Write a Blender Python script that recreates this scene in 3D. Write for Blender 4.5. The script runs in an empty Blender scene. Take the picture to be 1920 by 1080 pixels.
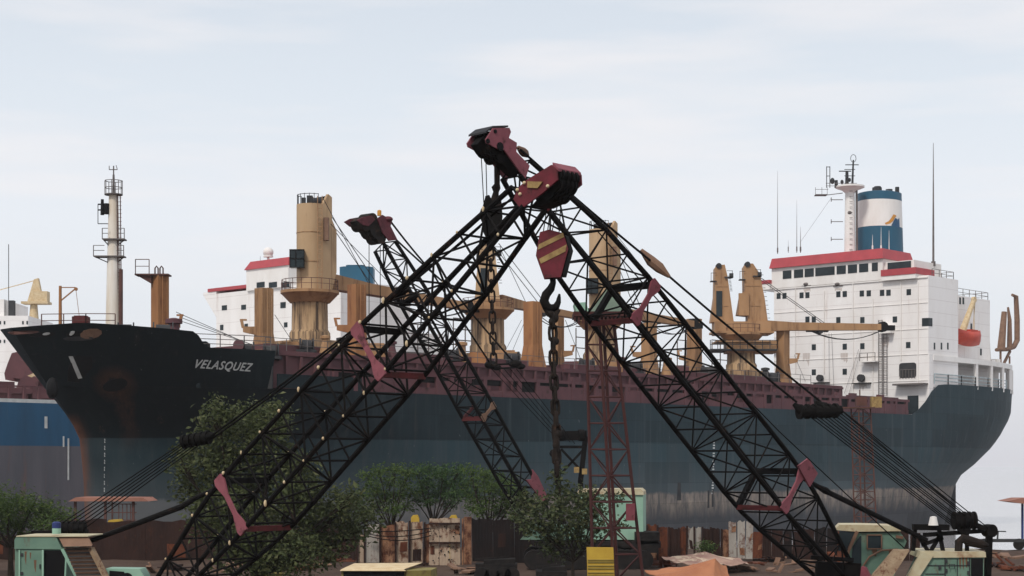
import bpy, bmesh, math, random
from mathutils import Vector as V, Matrix

R = random.Random(11)
scene = bpy.context.scene
COL = scene.collection
rad = math.radians
F, CX, HY, H = 3200.0, 960.0, 870.0, 6.0          # focal length in photo pixels, principal column, horizon row, eye height
EYE = V((0, 0, H))
Z = V((0, 0, 1))


def P(px, py, Y):
    return V(((px - CX) / F * Y, Y, H + (HY - py) / F * Y))


def ray_plane(px, py, o, n):
    d = V(((px - CX) / F, 1, (HY - py) / F))
    return EYE + d * ((o - EYE).dot(n) / d.dot(n))


# ------------------------------------------------------------------ materials
def new_mat(name):
    m = bpy.data.materials.new(name)
    m.use_nodes = True
    nt = m.node_tree
    b = nt.nodes['Principled BSDF']
    return m, nt, b


def N(nt, t, **kw):
    n = nt.nodes.new(t)
    for k, v in kw.items():
        setattr(n, k, v)
    return n


def noise(nt, scale, detail=5, stretch=(1, 1, 1), rough=.6, pos=None):
    if pos is None:
        g = N(nt, 'ShaderNodeNewGeometry')
        pos = g.outputs['Position']
    mp = N(nt, 'ShaderNodeMapping')
    mp.inputs['Scale'].default_value = stretch
    nt.links.new(pos, mp.inputs['Vector'])
    n = N(nt, 'ShaderNodeTexNoise')
    n.inputs['Scale'].default_value = scale
    n.inputs['Detail'].default_value = detail
    n.inputs['Roughness'].default_value = rough
    nt.links.new(mp.outputs[0], n.inputs['Vector'])
    return n.outputs['Fac']


def step(nt, val, lo, hi, a=0., b=1.):
    r = N(nt, 'ShaderNodeMapRange')
    r.inputs['From Min'].default_value = lo
    r.inputs['From Max'].default_value = hi
    r.inputs['To Min'].default_value = a
    r.inputs['To Max'].default_value = b
    nt.links.new(val, r.inputs['Value'])
    return r.outputs['Result']


def rgb(c):
    return (c[0], c[1], c[2], 1)


def mix(nt, fac, a, b):
    m = N(nt, 'ShaderNodeMix', data_type='RGBA')
    for s, v in ((0, fac), (6, a), (7, b)):
        if isinstance(v, (int, float)):
            m.inputs[s].default_value = v
        elif isinstance(v, tuple):
            m.inputs[s].default_value = rgb(v)
        else:
            nt.links.new(v, m.inputs[s])
    return m.outputs[2]


def mth(nt, op, a, b=None):
    m = N(nt, 'ShaderNodeMath', operation=op)
    for s, v in ((0, a), (1, b)):
        if v is None:
            continue
        if isinstance(v, (int, float)):
            m.inputs[s].default_value = v
        else:
            nt.links.new(v, m.inputs[s])
    return m.outputs[0]


def bump(nt, b, h, strength=.4, dist=.02):
    n = N(nt, 'ShaderNodeBump')
    n.inputs['Strength'].default_value = strength
    n.inputs['Distance'].default_value = dist
    nt.links.new(h, n.inputs['Height'])
    nt.links.new(n.outputs[0], b.inputs['Normal'])


def pmat(name, c1, c2=None, scale=1., rough=.75, stretch=(1, 1, 1), rust=None, lo=.56, hi=.66, rscale=.8,
         rstretch=(1, 1, 1), bmp=0., metal=0., bdist=.02, seams=None):
    m, nt, b = new_mat(name)
    c2 = c2 or tuple(x * .65 for x in c1)
    f = noise(nt, scale, 6, stretch)
    col = mix(nt, step(nt, f, .35, .68), c1, c2)
    if rust:
        g = noise(nt, rscale, 8, rstretch, .7)
        col = mix(nt, step(nt, g, lo, hi), col, rust)
    if seams:
        ge = N(nt, 'ShaderNodeNewGeometry')
        sp = N(nt, 'ShaderNodeSeparateXYZ')
        nt.links.new(ge.outputs['Position'], sp.inputs[0])
        md = mth(nt, 'MODULO', mth(nt, 'ADD', sp.outputs['Z'], 40.), seams[0])
        col = mix(nt, mth(nt, 'MULTIPLY', mth(nt, 'LESS_THAN', md, seams[1]), .45), col, seams[2])
    nt.links.new(col, b.inputs['Base Color'])
    b.inputs['Roughness'].default_value = rough
    b.inputs['Metallic'].default_value = metal
    b.inputs['Specular IOR Level'].default_value = .08 if max(c1) < .06 else .2
    if bmp:
        bump(nt, b, noise(nt, scale * 4, 6), bmp, bdist)
    return m


RUST = (.13, .045, .018)
M = {}
M['black'] = pmat('black_steel', (.004, .0038, .0042), (.009, .007, .006), 2., .72, rust=(.04, .019, .012), lo=.60, hi=.72, rscale=2.2)
M['chain'] = pmat('rusted_chain', (.014, .012, .011), (.028, .02, .016), 3., .75, rust=(.075, .036, .02), lo=.58, hi=.70, rscale=2.)
M['rope'] = pmat('wire_rope', (.005, .0045, .0045), (.009, .008, .007), 6., .8)
M['black_c'] = pmat('dusty_black_steel', (.016, .014, .013), (.03, .022, .018), 2., .75, rust=(.07, .032, .02), lo=.55, hi=.7, rscale=2.)
M['maroon'] = pmat('maroon_plate', (.20, .05, .065), (.14, .036, .045), 3., .6, rust=(.06, .022, .015), lo=.6, hi=.68, rscale=2.5)
M['darkmaroon'] = pmat('grimy_maroon_plate', (.14, .035, .045), (.08, .024, .03), 3., .7, rust=(.03, .014, .012), lo=.55, hi=.66, rscale=2.5)
M['pink'] = pmat('faded_red_plate', (.25, .078, .095), (.19, .058, .072), 2.5, .7, rust=(.06, .022, .022), lo=.56, hi=.68, rscale=3.)
M['darkred'] = pmat('dark_red_steel', (.11, .02, .022), (.07, .018, .016), 3., .7, rust=(.05, .018, .012), lo=.55, hi=.65, rscale=3.)
M['crimson'] = pmat('worn_crimson_paint', (.145, .02, .03), (.09, .016, .02), 4., .55, rust=(.04, .014, .012), lo=.58, hi=.66, rscale=3.5)
M['stripe'] = pmat('faded_yellow_stripe', (.36, .25, .10), (.2, .12, .05), 5., .7)
M['cream'] = pmat('cream_paint', (.62, .5, .32), (.5, .36, .2), 3., .7)
M['mint'] = pmat('mint_paint', (.145, .235, .175), (.105, .185, .14), 1.6, .55, rust=(.13, .07, .04), lo=.55, hi=.70, rscale=1.5, rstretch=(1.6, 1.6, .7), bmp=.1)
M['mintl'] = pmat('pale_mint_paint', (.28, .44, .33), (.22, .37, .28), 1.2, .5, rust=(.2, .12, .07), lo=.66, hi=.76, rscale=1.2, rstretch=(1.5, 1.5, .5))
M['mintroof'] = pmat('sun_bleached_cream_roof', (.52, .48, .33), (.42, .33, .2), 2., .6, rust=(.22, .09, .045), lo=.56, hi=.70, rscale=1.3)
M['rustrun'] = pmat('rust_run', (.17, .08, .04), (.12, .075, .05), 4., .8)
M['chequer'] = pmat('rusty_chequer_plate', (.30, .22, .14), (.2, .13, .08), 4., .75, rust=(.12, .05, .03), lo=.52, hi=.62, rscale=5., bmp=.5)
M['brownplate'] = pmat('brown_plate', (.22, .13, .085), (.16, .09, .06), 2., .75, rust=(.07, .03, .02), lo=.6, hi=.7, rscale=6.)
M['dark'] = pmat('dark_opening', (.006, .006, .007), (.01, .009, .009), 2., .6)
M['glass'] = pmat('dark_window_glass', (.02, .028, .032), (.03, .04, .045), .8, .15)
M['white'] = pmat('white_ship_paint', (.82, .79, .77), (.73, .69, .66), .3, .5, stretch=(1, 1, .3), rust=(.42, .31, .26), lo=.58, hi=.84,
                  rscale=.5, rstretch=(1.8, 1.8, .16), seams=(1.58, .055, (.45, .38, .36)))
M['whitep'] = pmat('white_plain_paint', (.8, .77, .74), (.7, .66, .62), .6, .5, stretch=(1, 1, .3))
M['mastw'] = pmat('stained_white_mast', (.78, .74, .68), (.62, .52, .40), .5, .55, stretch=(2, 2, .25), rust=(.36, .2, .09), lo=.62, hi=.75, rscale=.8, rstretch=(2, 2, .2))
M['stain'] = pmat('grey_rust_stain', (.50, .43, .39), (.60, .55, .52), 2., .7, stretch=(2, 2, .3))
M['redband'] = pmat('red_roof_band', (.42, .065, .075), (.34, .055, .065), .6, .5)
M['tan'] = pmat('ochre_crane_paint', (.40, .23, .115), (.28, .155, .075), .5, .6, stretch=(1, 1, .35), rust=(.13, .062, .032), lo=.52, hi=.74, rscale=.7, rstretch=(2, 2, .25))
M['tanl'] = pmat('pale_ochre_crane_paint', (.50, .345, .205), (.41, .27, .15), .45, .6, stretch=(1, 1, .4), rust=(.22, .12, .06), lo=.54, hi=.76, rscale=.6, rstretch=(2.2, 2.2, .2))
M['tans'] = pmat('grease_streaked_pedestal', (.46, .31, .17), (.33, .205, .11), .5, .65, stretch=(1, 1, .3), rust=(.07, .045, .03), lo=.45, hi=.60, rscale=1.1, rstretch=(2, 2, .12))
M['orange'] = pmat('rusty_orange_post', (.36, .17, .07), (.25, .11, .048), .6, .65, stretch=(1, 1, .4), rust=(.16, .06, .03), lo=.55, hi=.7, rscale=.8, rstretch=(2, 2, .3))
M['greyd'] = pmat('dark_grey_gear', (.05, .05, .05), (.03, .03, .035), 1., .7)
M['purple'] = pmat('faded_maroon_coaming', (.135, .058, .062), (.10, .044, .05), .35, .75, stretch=(1, 1, .5), rust=(.06, .03, .03), lo=.6, hi=.75, rscale=.5, rstretch=(1.6, 1.6, .3))
M['purpled'] = pmat('maroon_bulwark', (.12, .05, .055), (.085, .038, .044), .4, .75, rust=(.05, .025, .025), lo=.58, hi=.7, rscale=.7)
M['blue'] = pmat('teal_blue_funnel', (.022, .10, .165), (.02, .085, .14), .5, .5, stretch=(1, 1, .4))
M['logo_o'] = pmat('orange_mark', (.65, .30, .06), None, 1., .5)
M['logo_b'] = pmat('blue_mark', (.03, .10, .2), None, 1., .5)
M['red_boat'] = pmat('orange_red_boat', (.50, .06, .03), (.38, .04, .025), .8, .5)
M['rail'] = pmat('grey_rail', (.16, .14, .135), (.1, .085, .08), 1., .7)
M['railr'] = pmat('rusty_rail', (.12, .055, .045), (.07, .035, .03), 1., .7)
M['railb'] = pmat('pale_blue_rail', (.42, .5, .52), None, 1., .6)
M['letter'] = pmat('grey_white_lettering', (.55, .56, .55), (.42, .43, .42), 1.5, .6)
M['towerred'] = pmat('oxide_red_tower', (.062, .018, .016), (.042, .014, .013), 1.5, .7, rust=(.05, .02, .015), lo=.55, hi=.68, rscale=2.)
M['towerfar'] = pmat('rusty_mast_steel', (.12, .05, .04), (.08, .04, .03), 1., .75)
M['bark'] = pmat('bark', (.035, .027, .02), (.022, .016, .012), 6., .9, bmp=.6)
M['yellow'] = pmat('yellow_board', (.50, .33, .045), (.42, .26, .035), 2., .6, rust=(.2, .1, .03), lo=.66, hi=.74, rscale=2.)
M['olive'] = pmat('olive_yellow_steel', (.24, .2, .06), (.17, .13, .04), 1.5, .7, rust=(.1, .06, .03), lo=.55, hi=.7, rscale=1.5)
M['rubber'] = pmat('black_track_steel', (.012, .011, .011), (.024, .02, .018), 3., .85, bmp=.4)
M['tarp'] = pmat('orange_tan_tarp', (.40, .17, .085), (.32, .125, .065), 1., .85, bmp=.5)
M['tarp2'] = pmat('patched_pink_tan_tarp', (.42, .27, .20), (.20, .105, .085), .55, .85, rust=(.48, .36, .26), lo=.52, hi=.54, rscale=.45)
M['roofrust'] = pmat('rusty_red_roof', (.34, .16, .115), (.24, .11, .08), .9, .8, rust=(.15, .06, .04), lo=.58, hi=.68, rscale=.8)


def leaf_mat(name, a, b, c):
    m, nt, bs = new_mat(name)
    g = N(nt, 'ShaderNodeNewGeometry')
    r = N(nt, 'ShaderNodeValToRGB')
    e = r.color_ramp.elements
    e[0].color, e[1].color = rgb(a), rgb(c)
    e[1].position = 1
    x = e.new(.6)
    x.color = rgb(b)
    nt.links.new(g.outputs['Random Per Island'], r.inputs[0])
    f = noise(nt, .7, 3)
    nt.links.new(mix(nt, step(nt, f, .35, .7), r.outputs[0], b), bs.inputs['Base Color'])
    bs.inputs['Roughness'].default_value = .55
    bs.inputs['Specular IOR Level'].default_value = .15
    tr = N(nt, 'ShaderNodeBsdfTranslucent')
    nt.links.new(r.outputs[0], tr.inputs[0])
    ms = N(nt, 'ShaderNodeMixShader')
    ms.inputs[0].default_value = .22
    nt.links.new(bs.outputs[0], ms.inputs[1])
    nt.links.new(tr.outputs[0], ms.inputs[2])
    nt.links.new(ms.outputs[0], nt.nodes['Material Output'].inputs[0])
    return m


M['leaf_olive'] = leaf_mat('olive_leaves', (.038, .05, .02), (.062, .076, .028), (.14, .145, .065))
M['leaf_green'] = leaf_mat('green_feathery_leaves', (.03, .058, .014), (.06, .098, .024), (.14, .18, .05))
M['leaf_dull'] = leaf_mat('dull_green_leaves', (.028, .06, .02), (.05, .095, .03), (.10, .14, .05))
M['leaf_shrub'] = leaf_mat('broad_shrub_leaves', (.022, .035, .014), (.05, .065, .024), (.15, .15, .07))


def sheet_mat(name, c1, c2, rust, lo, hi, sc):
    """old sheet steel / planks: vertical ribs and rust runs"""
    m, nt, b = new_mat(name)
    f = noise(nt, sc, 7, (1.2, 1.2, .7), .65)
    col = mix(nt, step(nt, f, .35, .65), c1, c2)
    g = noise(nt, sc * 1.1, 8, (1.3, 1.3, .8), .76)
    col = mix(nt, step(nt, g, lo, hi), col, rust)
    ge = N(nt, 'ShaderNodeNewGeometry')
    sp = N(nt, 'ShaderNodeSeparateXYZ')
    nt.links.new(ge.outputs['Position'], sp.inputs[0])
    w = mth(nt, 'SINE', mth(nt, 'MULTIPLY', sp.outputs['X'], 34.))
    nt.links.new(col, b.inputs['Base Color'])
    b.inputs['Roughness'].default_value = .8
    b.inputs['Specular IOR Level'].default_value = .1
    bump(nt, b, w, .2, .02)
    return m


M['sheet_brown'] = sheet_mat('dark_brown_sheet', (.036, .018, .014), (.022, .012, .010), (.065, .026, .016), .55, .7, .9)
M['sheet_dark'] = sheet_mat('blackened_sheet', (.018, .012, .011), (.011, .009, .009), (.035, .016, .012), .58, .7, 1.)
M['sheet_pale'] = sheet_mat('pale_rusted_sheet', (.44, .34, .25), (.33, .235, .17), (.12, .048, .026), .50, .60, 1.3)
M['sheet_rusty'] = sheet_mat('half_rusted_sheet', (.30, .17, .10), (.22, .10, .055), (.08, .03, .018), .46, .58, 1.4)
M['sheet_red'] = sheet_mat('rust_red_boards', (.14, .045, .022), (.08, .026, .015), (.03, .014, .011), .52, .66, 1.4)
M['sheet_grey'] = sheet_mat('grey_white_sheet', (.36, .33, .29), (.27, .24, .21), (.12, .05, .034), .52, .62, 1.2)

# hull paint: bands by height, fading aft, rust runs, stain below the hawse pipe
def hull_mat():
    m, nt, b = new_mat('black_hull_paint')
    ge = N(nt, 'ShaderNodeNewGeometry')
    pos = ge.outputs['Position']
    sp = N(nt, 'ShaderNodeSeparateXYZ')
    nt.links.new(pos, sp.inputs[0])
    x, z = sp.outputs['X'], sp.outputs['Z']
    st = noise(nt, .55, 8, (1, 1, .05), .7, pos)
    bl = noise(nt, .22, 6, (1, 1, 1), .6, pos)
    fine = noise(nt, 1.6, 6, (1, 1, .25), .7, pos)
    aft = step(nt, x, -22., 14.)
    up = mix(nt, aft, (.0040, .0085, .0105), (.0165, .032, .040))
    up = mix(nt, mth(nt, 'MULTIPLY', step(nt, bl, .42, .7), step(nt, aft, 0., 1., .06, .5)), up  , (.022, .043, .050))
    lowc = mix(nt, aft, (.017, .034, .041), (.025, .048, .058))
    lowc = mix(nt, mth(nt, 'MULTIPLY', step(nt, st, .45, .7), .6), lowc, (.05, .06, .065))
    lowc = mix(nt, mth(nt, 'MULTIPLY', step(nt, z, 6.6, 3.2), .35), lowc, (.10, .105, .11))
    bot = mix(nt, step(nt, fine, .38, .62), (.25, .205, .17), (.085, .08, .08))
    bot = mix(nt, step(nt, mth(nt, 'ADD', z, mth(nt, 'MULTIPLY', st, 2.4)), 3.2, 1.6), bot, (.05, .052, .058))
    zz = mth(nt, 'ADD', z, mth(nt, 'MULTIPLY', mth(nt, 'SUBTRACT', bl, .5), .25))
    col = mix(nt, step(nt, zz, 8.0, 8.08), lowc, up)
    zb = mth(nt, 'ADD', z, mth(nt, 'MULTIPLY', mth(nt, 'SUBTRACT', st, .5), 1.1))
    col = mix(nt, step(nt, zb, 3.2, 2.9), col, mix(nt, step(nt, x, -14., 4.), (.11, .115, .12), bot))
    rs = noise(nt, .9, 8, (1, 1, .07), .75, pos)
    col = mix(nt, mth(nt, 'MULTIPLY', step(nt, rs, .62, .75), .42), col, (.13, .07, .05))
    ch = noise(nt, 3.2, 4, (1, 1, .6), .6, pos)
    col = mix(nt, mth(nt, 'MULTIPLY', step(nt, ch, .70, .73), .4), col, (.2, .21, .21))
    # welded plates: u along the ship, z up
    du_ = N(nt, 'ShaderNodeVectorMath', operation='DOT_PRODUCT')
    nt.links.new(pos, du_.inputs[0])
    du_.inputs[1].default_value = tuple(DS)
    cx = N(nt, 'ShaderNodeCombineXYZ')
    nt.links.new(du_.outputs['Value'], cx.inputs[0])
    nt.links.new(z, cx.inputs[1])
    br = N(nt, 'ShaderNodeTexBrick')
    br.inputs['Scale'].default_value = 1.
    br.inputs['Brick Width'].default_value = 7.2
    br.inputs['Row Height'].default_value = 2.05
    br.inputs['Mortar Size'].default_value = .035
    br.inputs['Mortar Smooth'].default_value = .6
    br.inputs['Color1'].default_value = (.38, .38, .38, 1)
    br.inputs['Color2'].default_value = (.64, .64, .64, 1)
    br.inputs['Mortar'].default_value = (.3, .3, .3, 1)
    nt.links.new(cx.outputs[0], br.inputs['Vector'])
    mm = N(nt, 'ShaderNodeMix', data_type='RGBA', blend_type='OVERLAY')
    nt.links.new(step(nt, aft, 0., 1., .15, .7), mm.inputs[0])
    nt.links.new(col, mm.inputs[6])
    nt.links.new(br.outputs['Color'], mm.inputs[7])
    col = mm.outputs[2]
    frs = noise(nt, .5, 3, (1, 1, .02), .5, pos)
    wide = noise(nt, 1.1, 7, (1, 1, .035), .72, pos)
    col = mix(nt, mth(nt, 'MULTIPLY', step(nt, wide, .56, .74), mth(nt, 'MULTIPLY', step(nt, frs, .45, .65), step(nt, aft, 0., 1., .2, .6))), col, (.105, .075, .062))
    col = mix(nt, mth(nt, 'MULTIPLY', step(nt, wide, .47, .30), step(nt, aft, 0., 1., .05, .35)), col, (.10, .115, .12))
    # ring of rust round the hawse pipe and the run below it
    vd = N(nt, 'ShaderNodeVectorMath', operation='DISTANCE')
    nt.links.new(pos, vd.inputs[0])
    vd.inputs[1].default_value = HAWSE
    d = mth(nt, 'ADD', vd.outputs['Value'], mth(nt, 'MULTIPLY', mth(nt, 'SUBTRACT', fine, .5), 1.6))
    ring = mth(nt, 'MULTIPLY', step(nt, d, .35, .75), step(nt, d, 1.9, .95))
    dx = mth(nt, 'ABSOLUTE', mth(nt, 'SUBTRACT', x, mth(nt, 'ADD', HAWSE[0] + .45, mth(nt, 'MULTIPLY', mth(nt, 'SUBTRACT', st, .5), 1.5))))
    run = mth(nt, 'MULTIPLY', step(nt, dx, .95, .25), mth(nt, 'MULTIPLY', step(nt, z, HAWSE[2] + .4, HAWSE[2] - .4), step(nt, z, HAWSE[2] - 5.5, HAWSE[2] - 1.)))
    rm = mth(nt, 'MULTIPLY', mth(nt, 'MAXIMUM', mth(nt, 'MULTIPLY', ring, .36), mth(nt, 'MULTIPLY', run, .34)), step(nt, fine, .3, .6))
    col = mix(nt, rm, col, (.16, .06, .03))
    at = N(nt, 'ShaderNodeAttribute', attribute_name='stem_rust')
    col = mix(nt, mth(nt, 'MULTIPLY', at.outputs['Fac'], step(nt, fine, .25, .5)), col, (.15, .062, .038))
    nt.links.new(col, b.inputs['Base Color'])
    b.inputs['Roughness'].default_value = .6
    b.inputs['Specular IOR Level'].default_value = .1
    pl = noise(nt, .45, 3, (1, 1, .8), .5, pos)
    bump(nt, b, pl, .5, .2)
    return m


# ------------------------------------------------------------------ mesh builder
WLOC = {}


class MB:
    def __init__(s):
        s.v, s.f = [], []

    def add(s, vs, fs):
        o = len(s.v)
        s.v += [V(p) for p in vs]
        s.f += [tuple(i + o for i in f) for f in fs]

    def hexa(s, a):
        s.add(a, [(0, 3, 2, 1), (4, 5, 6, 7), (0, 1, 5, 4), (1, 2, 6, 5), (2, 3, 7, 6), (3, 0, 4, 7)])

    def obox(s, c, ax, ay, az):
        c, ax, ay, az = V(c), V(ax), V(ay), V(az)
        s.hexa([c - ax - ay - az, c + ax - ay - az, c + ax + ay - az, c - ax + ay - az,
                c - ax - ay + az, c + ax - ay + az, c + ax + ay + az, c - ax + ay + az])

    def box(s, x0, x1, y0, y1, z0, z1):
        s.obox(((x0 + x1) / 2, (y0 + y1) / 2, (z0 + z1) / 2), ((x1 - x0) / 2, 0, 0), (0, (y1 - y0) / 2, 0), (0, 0, (z1 - z0) / 2))

    def bar(s, p, q, w, h=None, up=Z):
        p, q = V(p), V(q)
        h = h or w
        a = (q - p)
        if a.length < 1e-6:
            return
        l = a.cross(up)
        if l.length < 1e-4 * a.length:
            l = a.cross(V((1, 0, 0)))
        l.normalize()
        n = l.cross(a).normalized()
        s.obox((p + q) / 2, a / 2, l * w / 2, n * h / 2)

    def tube(s, p, q, r, r2=None, n=6):
        s.path([p, q], [r, r if r2 is None else r2], n)

    def path(s, pts, r, n=6):
        pts = [V(p) for p in pts]
        rs = r if isinstance(r, (list, tuple)) else [r] * len(pts)
        vs, fs = [], []
        up = None
        for i, p in enumerate(pts):
            a = (pts[min(i + 1, len(pts) - 1)] - pts[max(i - 1, 0)])
            if a.length < 1e-9:
                a = V((0, 0, 1))
            a.normalize()
            if up is None:
                up = a.cross(V((.31, .87, .39)))
            l = (up - a * up.dot(a)).normalized()
            up = l
            m = a.cross(l)
            for k in range(n):
                t = 2 * math.pi * (k + .5) / n
                vs.append(p + (l * math.cos(t) + m * math.sin(t)) * rs[i])
        for i in range(len(pts) - 1):
            for k in range(n):
                fs.append((i * n + k, i * n + (k + 1) % n, (i + 1) * n + (k + 1) % n, (i + 1) * n + k))
        fs.append(tuple(range(n - 1, -1, -1)))
        fs.append(tuple(range((len(pts) - 1) * n, len(pts) * n)))
        s.add(vs, fs)

    def prism(s, pts, vec):
        pts = [V(p) for p in pts]
        vec = V(vec)
        n = len(pts)
        s.add(pts + [p + vec for p in pts],
              [tuple(range(n - 1, -1, -1)), tuple(range(n, 2 * n))] + [(i, (i + 1) % n, n + (i + 1) % n, n + i) for i in range(n)])

    def disc(s, c, axis, r, th, n=20):
        c, axis = V(c), V(axis).normalized()
        s.tube(c - axis * th / 2, c + axis * th / 2, r, None, n)

    def lathe(s, c, prof, n=24, sx=V((1, 0, 0)), sy=V((0, 1, 0))):
        c = V(c)
        vs, fs = [], []
        for r, z in prof:
            for k in range(n):
                t = 2 * math.pi * k / n
                vs.append(c + sx * (r * math.cos(t)) + sy * (r * math.sin(t)) + Z * z)
        for i in range(len(prof) - 1):
            for k in range(n):
                fs.append((i * n + k, i * n + (k + 1) % n, (i + 1) * n + (k + 1) % n, (i + 1) * n + k))
        fs.append(tuple(range(n - 1, -1, -1)))
        fs.append(tuple(range((len(prof) - 1) * n, len(prof) * n)))
        s.add(vs, fs)

    def ball(s, c, r, sc=(1, 1, 1), n=8, m=6):
        c = V(c)
        vs, fs = [c + V((0, 0, r * sc[2])), c - V((0, 0, r * sc[2]))], []
        for i in range(1, m):
            a = math.pi * i / m
            for k in range(n):
                t = 2 * math.pi * k / n
                vs.append(c + V((math.sin(a) * math.cos(t) * sc[0], math.sin(a) * math.sin(t) * sc[1], math.cos(a) * sc[2])) * r)
        for k in range(n):
            fs.append((0, 2 + k, 2 + (k + 1) % n))
            fs.append((1, 2 + (m - 2) * n + (k + 1) % n, 2 + (m - 2) * n + k))
        for i in range(m - 2):
            for k in range(n):
                fs.append((2 + i * n + k, 2 + (i + 1) * n + k, 2 + (i + 1) * n + (k + 1) % n, 2 + i * n + (k + 1) % n))
        s.add(vs, fs)

    def link(s, c, a, b, L, W, r):
        """one chain link: long axis a, wide axis b"""
        pts = []
        for k in range(13):
            t = 2 * math.pi * k / 12
            ca, sa = math.cos(t), math.sin(t)
            pts.append(c + a * ((L - W) / 2 * (1 if ca > .01 else -1 if ca < -.01 else 0) + W / 2 * ca) + b * (W / 2 * sa))
        s.path(pts, r, 6)

    def build(s, name, mat, parent=None, loc=None, smooth=True, angle=35, recalc=True):
        o0 = WLOC.get(parent.as_pointer()) if parent else (V(loc) if loc is not None else V((0, 0, 0)))
        me = bpy.data.meshes.new(name)
        me.from_pydata([p - o0 for p in s.v], [], s.f)
        if recalc:
            bm = bmesh.new()
            bm.from_mesh(me)
            bmesh.ops.recalc_face_normals(bm, faces=bm.faces)
            bm.to_mesh(me)
            bm.free()
        if smooth:
            me.polygons.foreach_set('use_smooth', [True] * len(me.polygons))
            me.set_sharp_from_angle(angle=rad(angle))
        me.materials.append(M[mat] if isinstance(mat, str) else mat)
        o = bpy.data.objects.new(name, me)
        COL.objects.link(o)
        if parent:
            o.parent = parent
        else:
            o.location = o0
        WLOC[o.as_pointer()] = o0
        return o


def tag(o, label=None, cat=None, group=None, kind=None):
    for k, v in (('label', label), ('category', cat), ('group', group), ('kind', kind)):
        if v:
            o[k] = v
    return o


def thing(name, label, cat, loc, group=None):
    o = bpy.data.objects.new(name, None)
    o.empty_display_size = .5
    COL.objects.link(o)
    o.location = loc
    WLOC[o.as_pointer()] = V(loc)
    return tag(o, label, cat, group)


# ------------------------------------------------------------------ the black ship
DS = V((.675, .738, 0)).normalized()
NS = V((DS.y, -DS.x, 0))
C0 = V((-39.06, 128.5, 0))
HB = 11.5


def S(u, v, z):
    return C0 + DS * u + NS * v + Z * z


def proj(p):
    return CX + F * p.x / p.y, HY - F * (p.z - H) / p.y


def lerp(a, b, t):
    return a + (b - a) * t


def table(x, t):
    if x <= t[0][0]:
        return t[0][1]
    for (a, va), (b, vb) in zip(t, t[1:]):
        if x <= b:
            return lerp(va, vb, (x - a) / (b - a))
    return t[-1][1]


def stem(z):
    return table(z, [(-3, 8.2), (5, 7.9), (8.3, 7.5), (10, 6.35), (12, 4.75), (14, 3.2), (16.4, 1.47), (18, .5)])


def stern(z):
    return table(z, [(-3, 146), (4.2, 148.5), (6, 152), (8, 154.6), (10, 156.2), (12.5, 157.2), (18, 157.4)])


def hull_w(u, z):
    us, ue = stem(z), stern(z)
    L = table(z, [(-3, 40), (6, 32), (12, 21), (16.5, 18)])
    t = min(max((u - us) / L, 0), 1)
    w = HB * (1 - (1 - t) ** 2.1) ** table(z, [(-3, .95), (8, .85), (12, .72), (16.5, .6)])
    ub = table(z, [(-3, 96), (3, 104), (8, 118), (12, 126), (17, 129)])
    if u > ub:
        q = min((u - ub) / (ue - ub), 1)
        w *= max(1 - q ** 2.2, 0) ** table(z, [(-3, .9), (4, .8), (9, .55), (13, .42)])
    return w


def on_hull(px, py):
    """(u, z) of the near hull side under a pixel"""
    z = 10.
    for _ in range(12):
        lo, hi = stem(z) + .01, 140.
        for _ in range(40):
            m = (lo + hi) / 2
            if proj(S(m, hull_w(m, z), z))[0] < px:
                lo = m
            else:
                hi = m
        p = S(lo, hull_w(lo, z), z)
        z = H + (HY - py) * p.y / F
    return lo, z


hu, hz = on_hull(216, 722)
HAWSE = tuple(S(hu, hull_w(hu, hz), hz))
M['hull'] = hull_mat()

SHIP = thing('cargo_ship', 'huge black-hulled cargo ship with white lettering on its bow and ochre deck cranes', 'ship', S(70, 0, 0))


def sbox(mb, u0, u1, v0, v1, z0, z1):
    mb.hexa([S(u0, v0, z0), S(u1, v0, z0), S(u1, v1, z0), S(u0, v1, z0), S(u0, v0, z1), S(u1, v0, z1), S(u1, v1, z1), S(u0, v1, z1)])


def hull_grid(mb, rows):
    """rows of near-side points, mirrored to the far side"""
    n = len(rows[0])
    for sgn in (1, -1):
        vs = [S(u, sgn * w, z) for r in rows for (u, w, z) in r]
        fs = [(i * n + k, i * n + k + 1, (i + 1) * n + k + 1, (i + 1) * n + k) for i in range(len(rows) - 1) for k in range(n - 1)]
        mb.add(vs, fs)


def fc_top(u):
    return table(u, [(0, 16.35), (3, 16.6), (10.6, 16.1), (11.4, 14.95), (17.6, 14.9), (20, 14.9)])


mb = MB()
ts = [((i / 34) ** 2) * .22 for i in range(35)] + [.22 + .5 * i / 16 for i in range(1, 17)] + [1 - .28 * (1 - i / 28) ** 1.3 for i in range(1, 29)]
zs = [-3, -1.5, 0, 1.5, 3, 4.5, 6, 7, 8, 9, 10, 11, 12]
rows = [[(lerp(stem(z), stern(z), t), hull_w(lerp(stem(z), stern(z), t), z), z) for t in ts] for z in zs]
hull_grid(mb, rows)
ft = [i / 20 for i in range(12)] + [.575, .60, .615, .63, .66, .69, .72, .75, .78, .81, .84, .87, .9, .93, .96, 1.]
frows = []
for k in range(6):
    r = []
    for t in ft:
        zz = 12 + (fc_top(t * 18) - 12) * k / 5
        u = lerp(stem(zz), 18, t)
        r.append((u, hull_w(u, zz), zz))
    frows.append(r)
hull_grid(mb, frows)
srows = []
for k in range(5):
    r = []
    for i in range(31):
        t = i / 30
        u0 = 117.2
        top = table(t, [(0, 12.0), (.02, 12.3), (.06, 13.4), (.10, 15.0), (.125, 15.7), (.14, 15.9), (.2, 16.0), (1, 16.2)])
        zz = 12 + (top - 12) * k / 4
        u = lerp(u0, stern(zz), 1 - (1 - t) ** 1.25)
        r.append((u, hull_w(u, zz), zz))
    srows.append(r)
hull_grid(mb, srows)
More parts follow.
